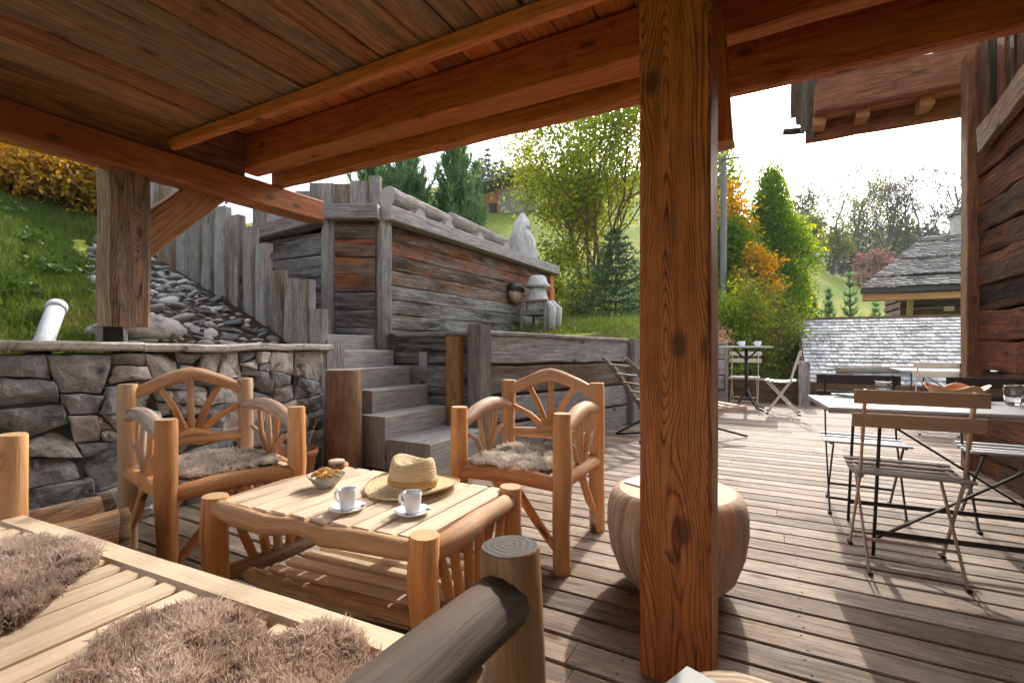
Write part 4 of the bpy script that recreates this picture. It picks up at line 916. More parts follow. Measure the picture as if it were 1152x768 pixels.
# ---- coffee table
ct = thing('coffee_table', 'low peeled-pole coffee table with a bleached slatted top and lower shelf', 'coffee table', (-1.44, 1.46, 0))
FL, FR_, BR_, BL_ = Vector((-1.945, 1.125, 0)), Vector((-.965, 1.205, 0)), Vector((-.975, 1.79, 0)), Vector((-1.93, 1.73, 0))
for q in (FL, FR_, BR_, BL_):
    one(lambda m: m.tube([q, q + Vector((.008, 0, .15)), q + Vector((-.006, 0, .3)), q + Vector((0, 0, .455))], [.053, .046, .05, .047], 18, wob=.09, dome=.1), 'leg', PM, ct).location = -ct.location
def wt(fn, name, mats, par=ct):
    o = one(fn, name, mats, par)
    if par is ct: o.location = -ct.location
    return o
fr = [FL + (FR_ - FL) * q + Vector((0, -.012 + dy, .405 + dz)) for q, dy, dz in ((.03, 0, .012), (.16, -.02, .004), (.32, -.012, -.012), (.46, .012, -.002), (.58, .006, -.016), (.75, .0, -.004), (.97, 0, .0))]
wt(lambda m: m.tube(fr, [.03, .037, .035, .03, .034, .036, .032], 16, wob=.16), 'top_rail', [M['pole_pale'], M['pole_end']])
rr = [FR_ + (BR_ - FR_) * q + Vector((dx, 0, .40 + dz)) for q, dx, dz in ((.04, 0, -.012), (.2, .02, -.004), (.4, .03, .01), (.55, .012, .006), (.75, .02, .008), (.98, 0, 0))]
wt(lambda m: m.tube(rr, [.034, .04, .042, .036, .038, .033], 16, wob=.16), 'top_rail', [M['pole_pale'], M['pole_end']])
for a, b_ in ((FL, BL_), (BL_, BR_)): wt(lambda m: m.tube([a + Vector((0, 0, .4)), a.lerp(b_, .5) + Vector((0, 0, .41)), b_ + Vector((0, 0, .4))], [.032, .036, .032], 14, wob=.14), 'top_rail', PM)
def slat_fn(m):
    n = 10
    for i in range(n):
        q = (i + .5) / n; a = FL.lerp(FR_, .015 + .97 * q); b_ = BL_.lerp(BR_, .015 + .97 * q)
        m.beam(a + Vector((0, .0, .425)), b_ + Vector((0, .01, .425)), .99 / n - .017, .028, ch=.006, seg=6, wob=.0025)
wt(slat_fn, 'table_top', [M['slat'], M['slat']])
for a, b_ in ((FL, BL_), (FR_, BR_)):
    st = wt(lambda m: m.tube([a + Vector((0, 0, .13)), a.lerp(b_, .5) + Vector((0, 0, .12)), b_ + Vector((0, 0, .13))], [.03, .036, .03], 12, wob=.16), 'stretcher', [M['trough'], M['pole_end']])
    for k in range(6):
        q = (k + .5) / 6; o = (q - .5)
        wt(lambda m: m.tube([a.lerp(b_, .5 + o * .55) + Vector((0, 0, .145)), a.lerp(b_, .5 + o * .72) + Vector((random.uniform(-.01, .01), 0, .26)), a.lerp(b_, .5 + o * .9) + Vector((0, 0, .385))], [.019, .018, .017], 9, wob=.14), 'spindle', PM, st)
ly = [FL.lerp(BL_, .12), FL.lerp(BL_, .88)]; ry = [FR_.lerp(BR_, .12), FR_.lerp(BR_, .88)]
for a, b_ in zip(ly, ry): wt(lambda m: m.tube([a + Vector((.1, 0, .14)), a.lerp(b_, .3) + Vector((0, -.015, .13)), a.lerp(b_, .65) + Vector((0, .012, .12)), b_ + Vector((-.01, 0, .13))], [.026, .036, .036, .03], 13, wob=.16), 'shelf_rail', [M['trough'], M['pole_end']])
def shelf(m):
    for i in range(5):
        q = (i + .5) / 5; a = FL.lerp(BL_, .16 + .68 * q); b_ = FR_.lerp(BR_, .16 + .68 * q); m.beam(a + Vector((.16, 0, .145)), b_ + Vector((-.05, 0, .145)), .058, .022, ch=.006, seg=6, wob=.003)
wt(shelf, 'shelf', [M['slat'], M['slat']])
TOP = .4375
# ---- straw hat
h = atz(470, 549, TOP); h = thing('straw_hat', 'woven straw hat with a pinched crown lying on the slatted table', 'hat', (h.x - .01, h.y - .02, TOP))
def brim_fn(P, a, i):
    if P.z < .04 and math.hypot(P.x, P.y) > .1:
        k = (math.hypot(P.x, P.y) - .1) / .1; P = Vector((P.x, P.y, P.z + .022 * k * (.5 + .5 * math.cos(2 * a + .6)) + .012 * k * max(0, math.cos(a - .5))))
    return P
mb = MB(); mb.lathe([(.196, .014), (.2, .011), (.196, .008), (.16, .006), (.125, .008), (.104, .018), (.1, .03)], n=56, fn=brim_fn); mb.lathe([(.1, .03), (.1035, .018), (.128, .004), (.165, .002), (.196, .008)], n=56, fn=brim_fn); mb.build('brim', M['straw'], h)
def crown_fn(P, a, i):
    if P.z > .1: P = Vector((P.x, P.y, P.z + .012 * math.cos(a * 2) * (math.hypot(P.x, P.y) > .02)))
    return P
mb = MB(); mb.lathe([(.1, .025), (.099, .05), (.095, .08), (.09, .105), (.084, .124), (.074, .13), (.06, .122), (.045, .108), (.03, .1), (0, .098)], n=48, fn=crown_fn, sx=1.08, sy=.95); mb.build('crown', M['straw'], h)
mb = MB(); mb.lathe([(.1015, .03), (.1035, .034), (.102, .052), (.099, .054)], n=48, sx=1.08, sy=.95); mb.build('hat_band', M['band'], h)
# ---- cups, saucers
def cup(px, py, label, lab2, rz=0):
    p = atz(px, py, TOP + .004); 
    s_ = thing('saucer', lab2, 'saucer', (p.x, p.y, TOP), group='white saucers'); mb = MB()
    mb.lathe([(0, .003), (.03, .002), (.034, 0), (.036, .003), (.055, .009), (.0665, .016), (.067, .018), (.0655, .0185), (.054, .0125), (.034, .0065), (0, .006)], n=40); mb.build('dish', M['white'], s_)
    c = thing('espresso_cup', label, 'cup', (p.x, p.y, TOP + .0065), rz, group='white espresso cups'); mb = MB()
    mb.lathe([(0, .002), (.021, .001), (.023, 0), (.0245, .003), (.028, .02), (.0315, .045), (.0335, .074), (.0325, .0755), (.031, .074), (.029, .045), (.025, .016), (0, .012)], n=36); mb.build('body', M['white'], c)
    mb = MB(); mb.tube([(-.03, 0, .06), (-.045, 0, .064), (-.0535, 0, .054), (-.053, 0, .038), (-.043, 0, .027), (-.027, 0, .024)], [.006, .0055, .0055, .0055, .0055, .006], 10, dome=0); mb.build('handle', M['white'], c)
    mb = MB(); mb.disc((0, 0, .058), .0295, n=28); mb.build('coffee', M['soil'], c)
    mb = MB(); mb.tube([(.035, -.03, .016), (.05, .02, .02)], [.002, .002], 6, dome=0); mb.tube([(.05, .02, .02), (.055, .037, .02)], [.005, .004], 8); mb.build('spoon', M['metal_grey'], s_)
cup(391, 573, 'white espresso cup nearest the snack bowl', 'white saucer under the cup nearest the snack bowl', math.radians(10))
cup(464, 577, 'white espresso cup directly in front of the straw hat', 'white saucer under the cup in front of the straw hat', math.radians(10))
# ---- snack bowl, crackers, small jar
p = atz(367, 548, TOP); bw = thing('snack_bowl', 'cloudy glass bowl heaped with golden crackers on the slatted table', 'bowl', (p.x, p.y, TOP))
mb = MB(); mb.lathe([(0, .004), (.032, .002), (.035, 0), (.042, .008), (.06, .03), (.078, .055), (.0785, .057), (.076, .056), (.057, .032), (.038, .012), (0, .01)], n=36); mb.build('bowl', M['frost'], bw)
for k in range(11):
    a = k * 2.4; rr_ = .05 * math.sqrt((k + .5) / 11); c = thing('cracker', 'golden cracker heaped in the cloudy glass bowl', 'cracker', (p.x + rr_ * math.cos(a), p.y + rr_ * math.sin(a), TOP + .052 + .018 * (1 - rr_ / .05)), random.uniform(0, 6), group='crackers in the bowl')
    mb = MB()
    if k % 3 == 0: mb.beam((-.03, 0, .0), (.03, 0, .014), .022, .007, up=(0, .6, 1), ch=.003, seg=3, wob=.003)
    elif k % 3 == 1: mb.tube([(-.02, 0, 0), (0, .008, .008), (.02, 0, .002)], [.009, .012, .008], 9, wob=.3)
    else: mb.lathe([(0, -.004), (.02, -.003), (.022, 0), (.02, .004), (0, .006)], n=14, fn=lambda P, a, i: Vector((P.x, P.y, P.z + P.x * .5)))
    mb.build('biscuit', M['cracker'], c)
p = atz(378.5, 527.5, TOP); j = thing('wooden_pot', 'small round lidded wooden pot behind the snack bowl', 'pot', (p.x, p.y, TOP))
mb = MB(); mb.lathe([(0, 0), (.036, 0), (.038, .004), (.038, .03), (.035, .034)], n=30); mb.disc((0, 0, .034), .035, n=30); mb.build('pot_body', [M['trough'], M['pole_end']], j)
mb = MB(); mb.lathe([(.037, .034), (.0385, .036), (.0385, .043), (.036, .045), (0, .0455)], n=30); mb.build('lid', M['stump_top'], j)

# ================================================================== SHEEPSKINS
def inside(poly, x, y):
    c = np.zeros(len(x), bool); n = len(poly)
    for i in range(n):
        (x1, y1), (x2, y2) = poly[i], poly[(i + 1) % n]
        c ^= ((y1 > y) != (y2 > y)) & (x < (x2 - x1) * (y - y1) / (y2 - y1 + 1e-12) + x1)
    return c
def smooth_poly(poly, it=3):
    for _ in range(it):
        q = []
        for i in range(len(poly)):
            a, b_ = poly[i], poly[(i + 1) % len(poly)]; q += [(.75 * a[0] + .25 * b_[0], .75 * a[1] + .25 * b_[1]), (.25 * a[0] + .75 * b_[0], .25 * a[1] + .75 * b_[1])]
        poly = q
    return poly
def sheepskin(label, poly, zf, n, L, W, mat, seed, tone_fn=None, lump=.022, curl=.5):
    poly = smooth_poly(poly); xs = [p[0] for p in poly]; ys = [p[1] for p in poly]
    c = (sum(xs) / len(xs), sum(ys) / len(ys)); t = thing('sheepskin', label, 'sheepskin', (c[0], c[1], float(zf(np.array([c[0]]), np.array([c[1]]))[0])), group='sheepskins on the pole seats')
    mb = MB(); rings = []
    for s_ in (1.0, .8, .55, .3, .05):
        xx = np.array([c[0] + (p[0] - c[0]) * s_ for p in poly]); yy = np.array([c[1] + (p[1] - c[1]) * s_ for p in poly]); zz = zf(xx, yy) + (.004 if s_ == 1 else .014)
        rings.append([Vector((a, b_, d)) for a, b_, d in zip(xx, yy, zz)])
    mb.ring_loft(rings, [0] * (len(poly) + 1), [0] * 5, (.15, .1), (0, 0)); mb.build('hide', M[mat], t, True)
    # locks of wool: every lock leans its own way, its fibres closing towards one curled tip
    nc = n // 24
    x = rng.uniform(min(xs) - .01, max(xs) + .01, nc * 3); y = rng.uniform(min(ys) - .01, max(ys) + .01, nc * 3); k = inside(poly, x, y); x, y = x[k][:nc], y[k][:nc]
    N1 = np.array([[mn.noise(Vector((a * 16, b_ * 16, seed))), mn.noise(Vector((a * 16, b_ * 16, seed + 9))), mn.noise(Vector((a * 7, b_ * 7, seed + 20)))] for a, b_ in zip(x, y)])
    z = zf(x, y) + .014 + lump * N1[:, 2] + .008 * N1[:, 0]
    tone = (.5 + .45 * N1[:, 2] + .2 * N1[:, 0] if tone_fn is None else tone_fn(x, y, N1)) + rng.normal(0, .13, len(x))
    lean = np.stack([N1[:, 0] * 1.2, N1[:, 1] * 1.2, np.zeros(len(x))], 1) + rng.normal(0, .55, (len(x), 3)) * [1, 1, 0]
    tip = np.stack([x, y, z], 1) + (lean * 1.0 + [0, 0, .5]) * (L * rng.uniform(.7, 1.25, (len(x), 1)))
    m = 24; idx = np.repeat(np.arange(len(x)), m); root = np.stack([x, y, z], 1)[idx] + rng.normal(0, 1, (len(idx), 3)) * [.0062, .0062, .001] - [0, 0, .006]
    T = tip[idx] + rng.normal(0, .0022, (len(idx), 3)); D = T - root
    blades('fleece', root, D, np.linalg.norm(D, axis=1) * rng.uniform(.75, 1.1, len(idx)), W, M[mat], t, tone=tone[idx] + rng.normal(0, .08, len(idx)), bend=curl, segs=3, taper=.55)
def seat_z(base, front_y=None):
    def f(x, y):
        z = np.full(np.shape(x), base, dtype=float)
        if front_y is not None: z = z - np.maximum(0, y - front_y) * 1.1
        return z
    return f
sk2 = [tuple(atz(px, py, .465))[:2] for px, py in ((40, 790), (75, 752), (110, 722), (140, 698), (180, 682), (220, 677), (262, 685), (292, 703), (314, 716), (334, 712), (352, 698), (380, 700), (405, 716), (450, 760))] + [(-.62, .3), (-.9, .12)]
sheepskin('brown sheepskin with grey tips sprawled over the right half of the slatted sofa', sk2, seat_z(.445, .7), 130000, .014, .0026, 'fur', 3, curl=.6, tone_fn=lambda x, y, N: .44 + .95 * N[:, 2] + .3 * N[:, 0] + .38 * sstep(.62, .3, y) * sstep(-.75, -1.05, x) + .1 * (x > -.8))
sk1 = [tuple(atz(px, py, .465))[:2] for px, py in ((-60, 604), (0, 604), (50, 603), (90, 610), (112, 627), (92, 640), (70, 650), (62, 668), (35, 690), (0, 702), (-60, 720))] + [(-1.7, .15), (-2.2, .2)]
sheepskin('pale grey-brown sheepskin on the far left end of the slatted sofa', sk1, seat_z(.445), 95000, .014, .0026, 'fur', 11, curl=.6, tone_fn=lambda x, y, N: np.where((x + .25 * y + .02 * N[:, 0]) > -1.52, .25, .85) + .35 * N[:, 2] - .1)
def chair_skin(label, cx, cy, rz, pts, seed, tone_fn, n=42000):
    c, s_ = math.cos(rz), math.sin(rz); sheepskin(label, [(cx + a * c - b_ * s_, cy + a * s_ + b_ * c) for a, b_ in pts], seat_z(.445), n, .016, .0036, 'fur_mixed', seed, tone_fn, lump=.02, curl=.5)
chair_skin('brown-edged cream sheepskin on the armchair by the stone wall', -2.53, 1.45, math.radians(78), [(-.2, -.305), (.24, -.3), (.25, -.1), (.22, .24), (-.2, .25), (-.25, 0)], 31, lambda x, y, N: .6 + 1.3 * N[:, 2] + .3 * N[:, 0] - .5 * (y > 1.62))
chair_skin('cream sheepskin with a brown stripe on the armchair before the retaining wall', -1.148, 2.345, math.radians(2.5), [(-.24, -.31), (0, -.3), (.22, -.27), (.24, .1), (.2, .24), (-.05, .25), (-.2, .2), (-.25, -.1)], 47, lambda x, y, N: .78 + 1.1 * N[:, 2] - .8 * np.exp(-((x + 1.08) / .07) ** 2) * (y > 2.15))
# ================================================================== STUMPS
t = thing('log_stool', 'pale rounded barrel-shaped log seat standing behind the canopy post', 'stump seat', (-.37, 2.19, 0))
mb = MB(); sd = 3.3
mb.lathe([(.13, 0), (.19, .02), (.245, .08), (.278, .17), (.292, .27), (.29, .34), (.278, .39), (.262, .415), (.24, .425)], (-.37, 2.19, 0), 48, fn=lambda P, a, i: Vector((P.x, P.y, P.z)) * 1 + Vector((P.x, P.y, 0)) * (.05 * mn.noise(Vector((math.cos(a) * 1.5, math.sin(a) * 1.5, P.z * 2))) - .03 * math.exp(-((a - 4.2) / .07) ** 2)))
mb.disc((-.37, 2.19, 0), .24, .425, 48, fn=lambda P, a, i: P + Vector((P.x, P.y, 0)) * (.05 * mn.noise(Vector((math.cos(a) * 1.5, math.sin(a) * 1.5, .86))) - .03 * math.exp(-((a - 4.2) / .07) ** 2)))
mb.build('log', [M['stump'], M['stump_top']], t, True)
o = MB(); o.quad([(-.6, 2.17, .429), (-.43, 2.1, .429), (-.38, 2.25, .429), (-.55, 2.31, .429)]); o.quad([(-.6, 2.17, .430), (-.43, 2.1, .430), (-.44, 2.17, .442), (-.58, 2.23, .437)])
o = o.build('napkin', M['paper']); tag(o, 'folded white paper napkin on the pale barrel-shaped log seat', 'napkin')
t = thing('stump_table', 'grey round stump table at the bottom edge in front of the post', 'stump table', (-.005, .745, 0))
mb = MB(); mb.lathe([(.15, 0), (.15, .2), (.155, .44), (.158, .488), (.15, .5)], (-.005, .745, 0), 36, fn=lambda P, a, i: P * (1 + .05 * mn.noise(Vector((math.cos(a) * 2, math.sin(a) * 2, 5)))) if i else P); mb.disc((-.005, .745, 0), .1505, .5, 36, fn=lambda P, a, i: Vector((P.x * (1 + .05 * mn.noise(Vector((math.cos(a) * 2, math.sin(a) * 2, 5)))), P.y * (1 + .05 * mn.noise(Vector((math.cos(a) * 2, math.sin(a) * 2, 5)))), P.z * (1 + .05 * mn.noise(Vector((math.cos(a) * 2, math.sin(a) * 2, 5)))))))
mb.build('log', [M['greylog'], M['stump_top']], t, True)
t = thing('menu_card', 'white printed card lying on the grey round stump table', 'card', (-.07, .78, .506))
mb = MB(); a_ = math.radians(-22); cc, ss = math.cos(a_), math.sin(a_)
def card(x, y, z): return (-.1 + x * cc - y * ss, .735 + x * ss + y * cc, z)
mb.quad([card(-.07, -.1, .512), card(.055, -.1, .512), card(.055, .1, .512), card(-.07, .1, .512)]); mb.quad([card(-.07, -.1, .509), card(-.07, .1, .509), card(.055, .1, .509), card(.055, -.1, .509)]); mb.build('sheet', M['paper'], t, True)
mb = MB()
for i in range(7): mb.quad([card(-.04, .06 - i * .018, .5126), card(.03 - .012 * (i % 3), .06 - i * .018, .5126), card(.03 - .012 * (i % 3), .065 - i * .018, .5126), card(-.04, .065 - i * .018, .5126)])
mb.build('print', M['metal_grey'], t, True)
# split log trough at the far left
t = thing('split_log', 'hollowed split log with rough bark end beside the left end of the sofa', 'split log', (-2.35, .95, 0))
tr_a, tr_b = atz(10, 612, .34), atz(112, 590, .34)
def trough(m):
    d = (Vector((tr_b.x, tr_b.y, 0)) - Vector((tr_a.x, tr_a.y, 0))).normalized(); a0 = Vector((tr_a.x, tr_a.y, 0)) - d * .5; b0 = Vector((tr_b.x, tr_b.y, 0)) + d * .06; sdv = Vector((-d.y, d.x, 0)); rings = []; n = 22
    prof = []
    for i in range(n):
        a = PI + PI * i / (n - 1); prof.append((.21 * math.cos(a), .2 + .2 * math.sin(a)))
    prof += [(.21, .32), (.2, .4), (.165, .415), (.12, .405), (.085, .3), (.0, .255), (-.06, .28), (-.09, .385), (-.14, .425), (-.19, .41), (-.21, .33)]
    uc = [0]
    for i in range(len(prof)): q = prof[(i + 1) % len(prof)]; uc.append(uc[-1] + math.hypot(q[0] - prof[i][0], q[1] - prof[i][1]))
    L = (b0 - a0).length; vs = []
    for k in range(25):
        q = k / 24; c = a0.lerp(b0, q); rg = []
        for (u, z) in prof:
            endf = max(0, (q - .84) / .16); zz = z
            if .25 < z < .305 and abs(u) < .15: zz = z + .13 * max(0, endf) + .02 * math.sin(q * 17)
            P = c + sdv * u * (1 + .05 * math.sin(q * 9)) + Vector((0, 0, zz)); nz = mn.noise_vector(P * 6); rg.append(P + nz * .014)
        rings.append(rg); vs.append(L * q)
    m.ring_loft(rings[:24], uc, vs[:24], (.5, .5), (3, 4), 0, True); npf = len(prof); b1 = m.ring_loft(rings[23:], uc, vs[23:], (.5, .5), (3, 4), 1, True); lb = b1 + 1 * npf
    m.face([lb + j for j in range(npf)], [(p[0], p[1]) for p in prof], (.5, .5), 1)
mb = MB(); trough(mb); mb.build('log', [M['trough'], M['bark']], t, True)
t = thing('plant_pot', 'dark red clay pot with dry stems beside the brown log post', 'plant pot', (-3.08, 2.35, 0))
mb = MB(); mb.lathe([(0, 0), (.11, 0), (.115, .01), (.15, .24), (.165, .25), (.165, .29), (.15, .29), (.14, .25), (0, .24)], (-3.08, 2.35, 0), 28); mb.build('pot', M['terracotta'], t, True)
P = np.array([[-3.08, 2.35, .24]]) + rng.normal(0, .05, (26, 3)) * [1, 1, 0]; blades('stems', P, rng.normal(0, .3, (26, 3)) + [0, 0, 1], rng.uniform(.15, .34, 26), .006, M['drygrass'], t, bend=.5, segs=3)

# ================================================================== BISTRO FURNITURE
def bistro_chair(label, loc, rz, slat_m, seat_m, metal, group='folding bistro chairs', scale=1.0):
    t = thing('bistro_chair', label, 'chair', loc, rz, group)
    for s_ in (-1, 1):
        x = .19 * s_
        mb = MB(); mb.beam((x, .19, 0), (x, -.09, .44), .009, .022, up=(0, 1, 0), ch=.002, seg=1, mie=0); mb.beam((x, -.088, .429), (x, -.135, .62), .009, .024, up=(0, 1, 0), ch=.002, mie=0); mb.build('leg', M[metal], t)
        mb = MB(); mb.beam((x, -.13, .6), (x, -.205, .845), .012, .03, up=(0, 1, 0), ch=.003, mie=0); mb.build('back_post', M[slat_m], t)
        x2 = .172 * s_
        mb = MB(); mb.beam((x2, -.19, 0), (x2, .19, .435), .009, .022, up=(0, 1, 0), ch=.002, mie=0); mb.build('leg', M[metal], t)
        for (xx, yy) in ((x, .19), (x2, -.19)):
            mb = MB(); mb.box((xx, yy, .008), (.022, .04, .016)); mb.build('foot_cap', M['black'], t)
        mb = MB(); mb.tube([(x - .006 * s_, -.1, .43), (x + .02 * s_, -.1, .43)], .012, n=8, dome=0); mb.build('bolt', M['metal_grey'], t)
    for q in ((.19, .135, .085), (.172, -.08, .125)):
        mb = MB(); mb.beam((-q[0], q[1], q[2]), q, .008, .016, mie=0); mb.build('stretcher', M[metal], t)
    for s_ in (-.185, .185):
        mb = MB(); mb.beam((s_, -.1, .43), (s_, .2, .44), .018, .012, mie=0); mb.build('seat_rail', M[metal], t)
    mb = MB()
    for i in range(7):
        y = -.13 + i * .054; zc = .452 - .02 * math.sin(PI * i / 6); mb.beam((-.215, y, zc), (.215, y, zc), .046, .011, ch=.004, mie=0)
    mb.build('seat', M[seat_m], t)
    for zc, yy in ((.815, -.2), (.705, -.166)):
        mb = MB(); mb.beam((-.235, yy - .014, zc), (.235, yy - .014, zc), .012, .064, ch=.004, seg=4, mie=0); mb.build('back_slat', M[slat_m], t)
    if scale != 1.0: t.scale = (scale,) * 3
    return t
ca = bistro_chair('taupe slatted folding chair with its back to us at the metal table', (.553, 2.925, 0), math.radians(2), 'slat_taupe', 'slat_seat', 'metal_taupe')
copy_thing(ca, (1.235, 2.93, 0), math.radians(2), 'taupe slatted folding chair cut off by the right edge of the picture')
cb = bistro_chair('black folding chair on the far side of the metal table at its left end', (.5, 3.79, 0), PI, 'slat_dark', 'slat_grey', 'metal_dark')
copy_thing(cb, (1.2, 3.8, 0), PI, 'black folding chair on the far side of the metal table beside the log wall')
cw = bistro_chair('white folding chair at the tall bistro table, facing us', (-.44, 9.3, 0), PI, 'slat_white', 'slat_white', 'metal_pale', scale=1.1)
copy_thing(cw, (.13, 8.55, 0), math.radians(88), 'white folding chair turned sideways beside the tall bistro table', scale=1.13)
copy_thing(cw, (1.68, 7.45, 0), 0, 'white folding chair at the second metal table by the shingle roof', scale=1.0)
copy_thing(cb, (2.12, 7.35, 0), math.radians(-12), 'black folding chair by the house corner at the second metal table')
def bistro_table(name, label, c, L, W, H, rz, front=-1):
    t = thing(name, label, 'table', (*c, 0), rz); x, y = L / 2, W / 2
    mb = MB(); mb.beam((-x, 0, H - .012), (x, 0, H - .012), W, .018, ch=.006, mie=0); mb.build('table_top', M['tabletop'], t)
    mb = MB()
    for s_ in (-1, 1): mb.beam((-x + .003, s_ * (y - .012), H - .028), (x - .003, s_ * (y - .012), H - .028), .01, .014, mie=0); mb.beam((s_ * (x - .012), -y + .02, H - .028), (s_ * (x - .012), y - .02, H - .028), .01, .014, mie=0)
    mb.build('apron', M['metal_grey'], t)
    for s_ in (-1, 1):
        for k in (-1, 1):
            mb = MB(); mb.tube([(k * (x - .2), s_ * (y - .06), 0), (k * (x - .23), s_ * (y - .06), H - .03)], .008, n=8, dome=0); mb.build('leg', M['metal_dark'], t)
        mb = MB(); mb.beam((-x + .2, s_ * (y - .06), .115), (x - .2, s_ * (y - .06), .115), .012, .026, mie=0); mb.build('stretcher', M['metal_dark'], t)
    for k in (-1, 1):
        mb = MB(); mb.beam((-k * (x - .22), -y + .045 - .012 * k, H - .05), (k * (x - .2), -y + .045 - .012 * k, .08), .01, .024, up=(0, 1, 0), mie=0); mb.build('cross_bar', M['metal_dark'], t)
    return t
bistro_table('bistro_table', 'long pale grey metal table with dark legs set with two tumblers', (.865, 3.29), 1.3, .64, .74, math.radians(5))
bistro_table('bistro_table', 'second pale metal table near the shingle roof, half hidden by the house corner', (2.0, 7.95), 1.2, .7, .74, 0)
t = thing('tall_table', 'small tall pedestal table with two white cups at the far end of the deck', 'table', (-.39, 8.75, 0)); t.scale = (1, 1, 1)
mb = MB(); mb.box((0, 0, 1.015), (.78, .62, .025)); mb.build('table_top', M['tabletop'], t)
mb = MB(); mb.tube([(0, 0, .2), (0, 0, 1.0)], .026, n=12, dome=0)
mb.build('pedestal', M['metal_dark'], t)
for k in range(4):
    a = PI / 4 + k * PI / 2; mb = MB(); mb.tube([(0, 0, .34), (.1 * math.cos(a), .1 * math.sin(a), .18), (.22 * math.cos(a), .22 * math.sin(a), .05), (.36 * math.cos(a), .36 * math.sin(a), .018)], [.02, .02, .018, .016], 8); mb.build('foot', M['metal_dark'], t)
mb = MB()
for k in range(4): a = PI / 4 + k * PI / 2; mb.beam((0, 0, .8), (.26 * math.cos(a), .26 * math.sin(a), .99), .02, .02, mie=0)
mb.build('top_bracket', M['metal_dark'], t)
for (dx, dy, lab) in ((-.06, -.1, 'left one of the two white cups on the tall table'), (.17, -.05, 'right one of the two white cups on the tall table')):
    c = thing('coffee_cup', lab, 'cup', (-.39 + dx, 8.75 + dy, 1.0285), group='cups on the tall table'); mb = MB(); mb.lathe([(0, .002), (.03, 0), (.045, .02), (.05, .075), (.047, .075), (.04, .02), (0, .01)], n=18); mb.build('body', M['white'], c)
    mb = MB(); mb.tube([(-.045, 0, .06), (-.07, 0, .05), (-.045, 0, .025)], .007, n=6); mb.build('handle', M['white'], c)
    mb = MB(); mb.lathe([(0, .0), (.075, .004), (.08, .01), (.03, .006)], n=20); s_ = mb.build('saucer', M['white']); s_.location = (-.39 + dx, 8.75 + dy, 1.0278); tag(s_, lab.replace('one of the two white cups', 'one of the two saucers under the cups'), 'saucer', 'saucers on the tall table'); c.location.z += .008
def tumbler(p, lab):
    t = thing('tumbler', lab, 'glass', (p.x, p.y, .7375), group='faceted tumblers'); mb = MB(); n = 40
    fc = lambda P, a, i: Vector((P.x, P.y, P.z)) * 1 + Vector((P.x, P.y, 0)) * (.035 * math.cos(10 * a) * (P.z < .075) * (i < 6))
    mb.lathe([(0, .001), (.026, .001), (.03, .006), (.034, .03), (.038, .06), (.041, .085), (.042, .105), (.0405, .106), (.039, .1), (.036, .06), (.031, .02), (.025, .014), (0, .012)], n=n, fn=fc); mb.build('glass', M['glass'], t)
tumbler(atz(994, 449, .74), 'clear faceted tumbler on the metal table, left of the terracotta bowl'); tumbler(atz(1140, 455, .74), 'clear faceted tumbler on the metal table, at the right edge')
p = atz(1075, 450, .74); t = thing('petal_bowl', 'tan bowl with a wavy petal rim and orange inside on the metal table', 'bowl', (p.x, p.y, .738))
wf = lambda P, a, i: Vector((P.x * (1 + .1 * math.cos(5 * a) * (P.z > .03)), P.y * (1 + .1 * math.cos(5 * a) * (P.z > .03)), P.z * (1 + .16 * math.cos(5 * a) * (P.z > .03))))
mb = MB(); mb.lathe([(0, 0), (.06, 0), (.09, .02), (.125, .06), (.135, .08)], n=50, fn=wf); mb.build('outside', M['tan'], t)
mb = MB(); mb.lathe([(.135, .08), (.128, .08), (.117, .06), (.085, .026), (0, .012)], n=50, fn=wf); mb.build('inside', M['orange_in'], t)
p = atz(952, 446, .74); mb = MB()
for k in range(3): mb.quad([Vector((p.x + .09 * math.cos(a + k), p.y + .07 * math.sin(a + k), .741 + .006 * k + .008 * (i % 2))) for i, a in enumerate((0, 1.6, 3.1, 4.7))])
o = mb.build('napkin', M['paper']); tag(o, 'crumpled white napkin on the left end of the metal table', 'napkin')
# lounge chair half hidden by the post
lc = thing('lounge_chair', 'weathered wooden reclining chair on black metal runners behind the canopy post', 'lounge chair', (-1.15, 5.6, 0))
bx = atd(690, 402, 5.35); fx_ = atd(820, 455, 5.75); seatb = atd(737, 462, 5.5)
ax_ = (Vector((fx_.x, fx_.y, 0)) - Vector((bx.x, bx.y, 0))).normalized(); sd_ = Vector((-ax_.y, ax_.x, 0))
def lw(fn, name, mats):
    mb = MB(); fn(mb); return mb.build(name, mats, lc, True)
for s_ in (-.27, .27):
    o_ = sd_ * s_
    lw(lambda m: m.tube([bx + o_, bx.lerp(seatb, .3) + o_ + Vector((0, 0, .035)), bx.lerp(seatb, .7) + o_ + Vector((0, 0, .0)), seatb + o_], [.022, .03, .03, .026], 10), 'back_side', [M['greylog'], M['greyend']])
    lw(lambda m: m.beam(seatb + o_, fx_ + o_, .05, .05, ch=.01, seg=4), 'seat_side', [M['pole_pale'], M['pole_end']])
    lw(lambda m: (m.beam(seatb + o_ + ax_ * .35, Vector((seatb.x, seatb.y, .015)) + o_ - ax_ * .35, .025, .025, mie=0), m.beam(seatb + o_ - ax_ * .05, Vector((fx_.x, fx_.y, .015)) + o_ + ax_ * .02, .025, .025, mie=0), m.beam(Vector((seatb.x, seatb.y, .012)) + o_ - ax_ * .35, Vector((seatb.x, seatb.y, .012)) + o_ + ax_ * .1, .025, .02, mie=0)), 'leg', M['metal_dark'])
lw(lambda m: [m.beam(bx.lerp(seatb, q) - sd_ * .27, bx.lerp(seatb, q) + sd_ * .27, .06, .018, up=(0, 0, 1), ch=.004) for q in (.15, .32, .49, .66, .83)], 'back', [M['greylog'], M['greyend']])
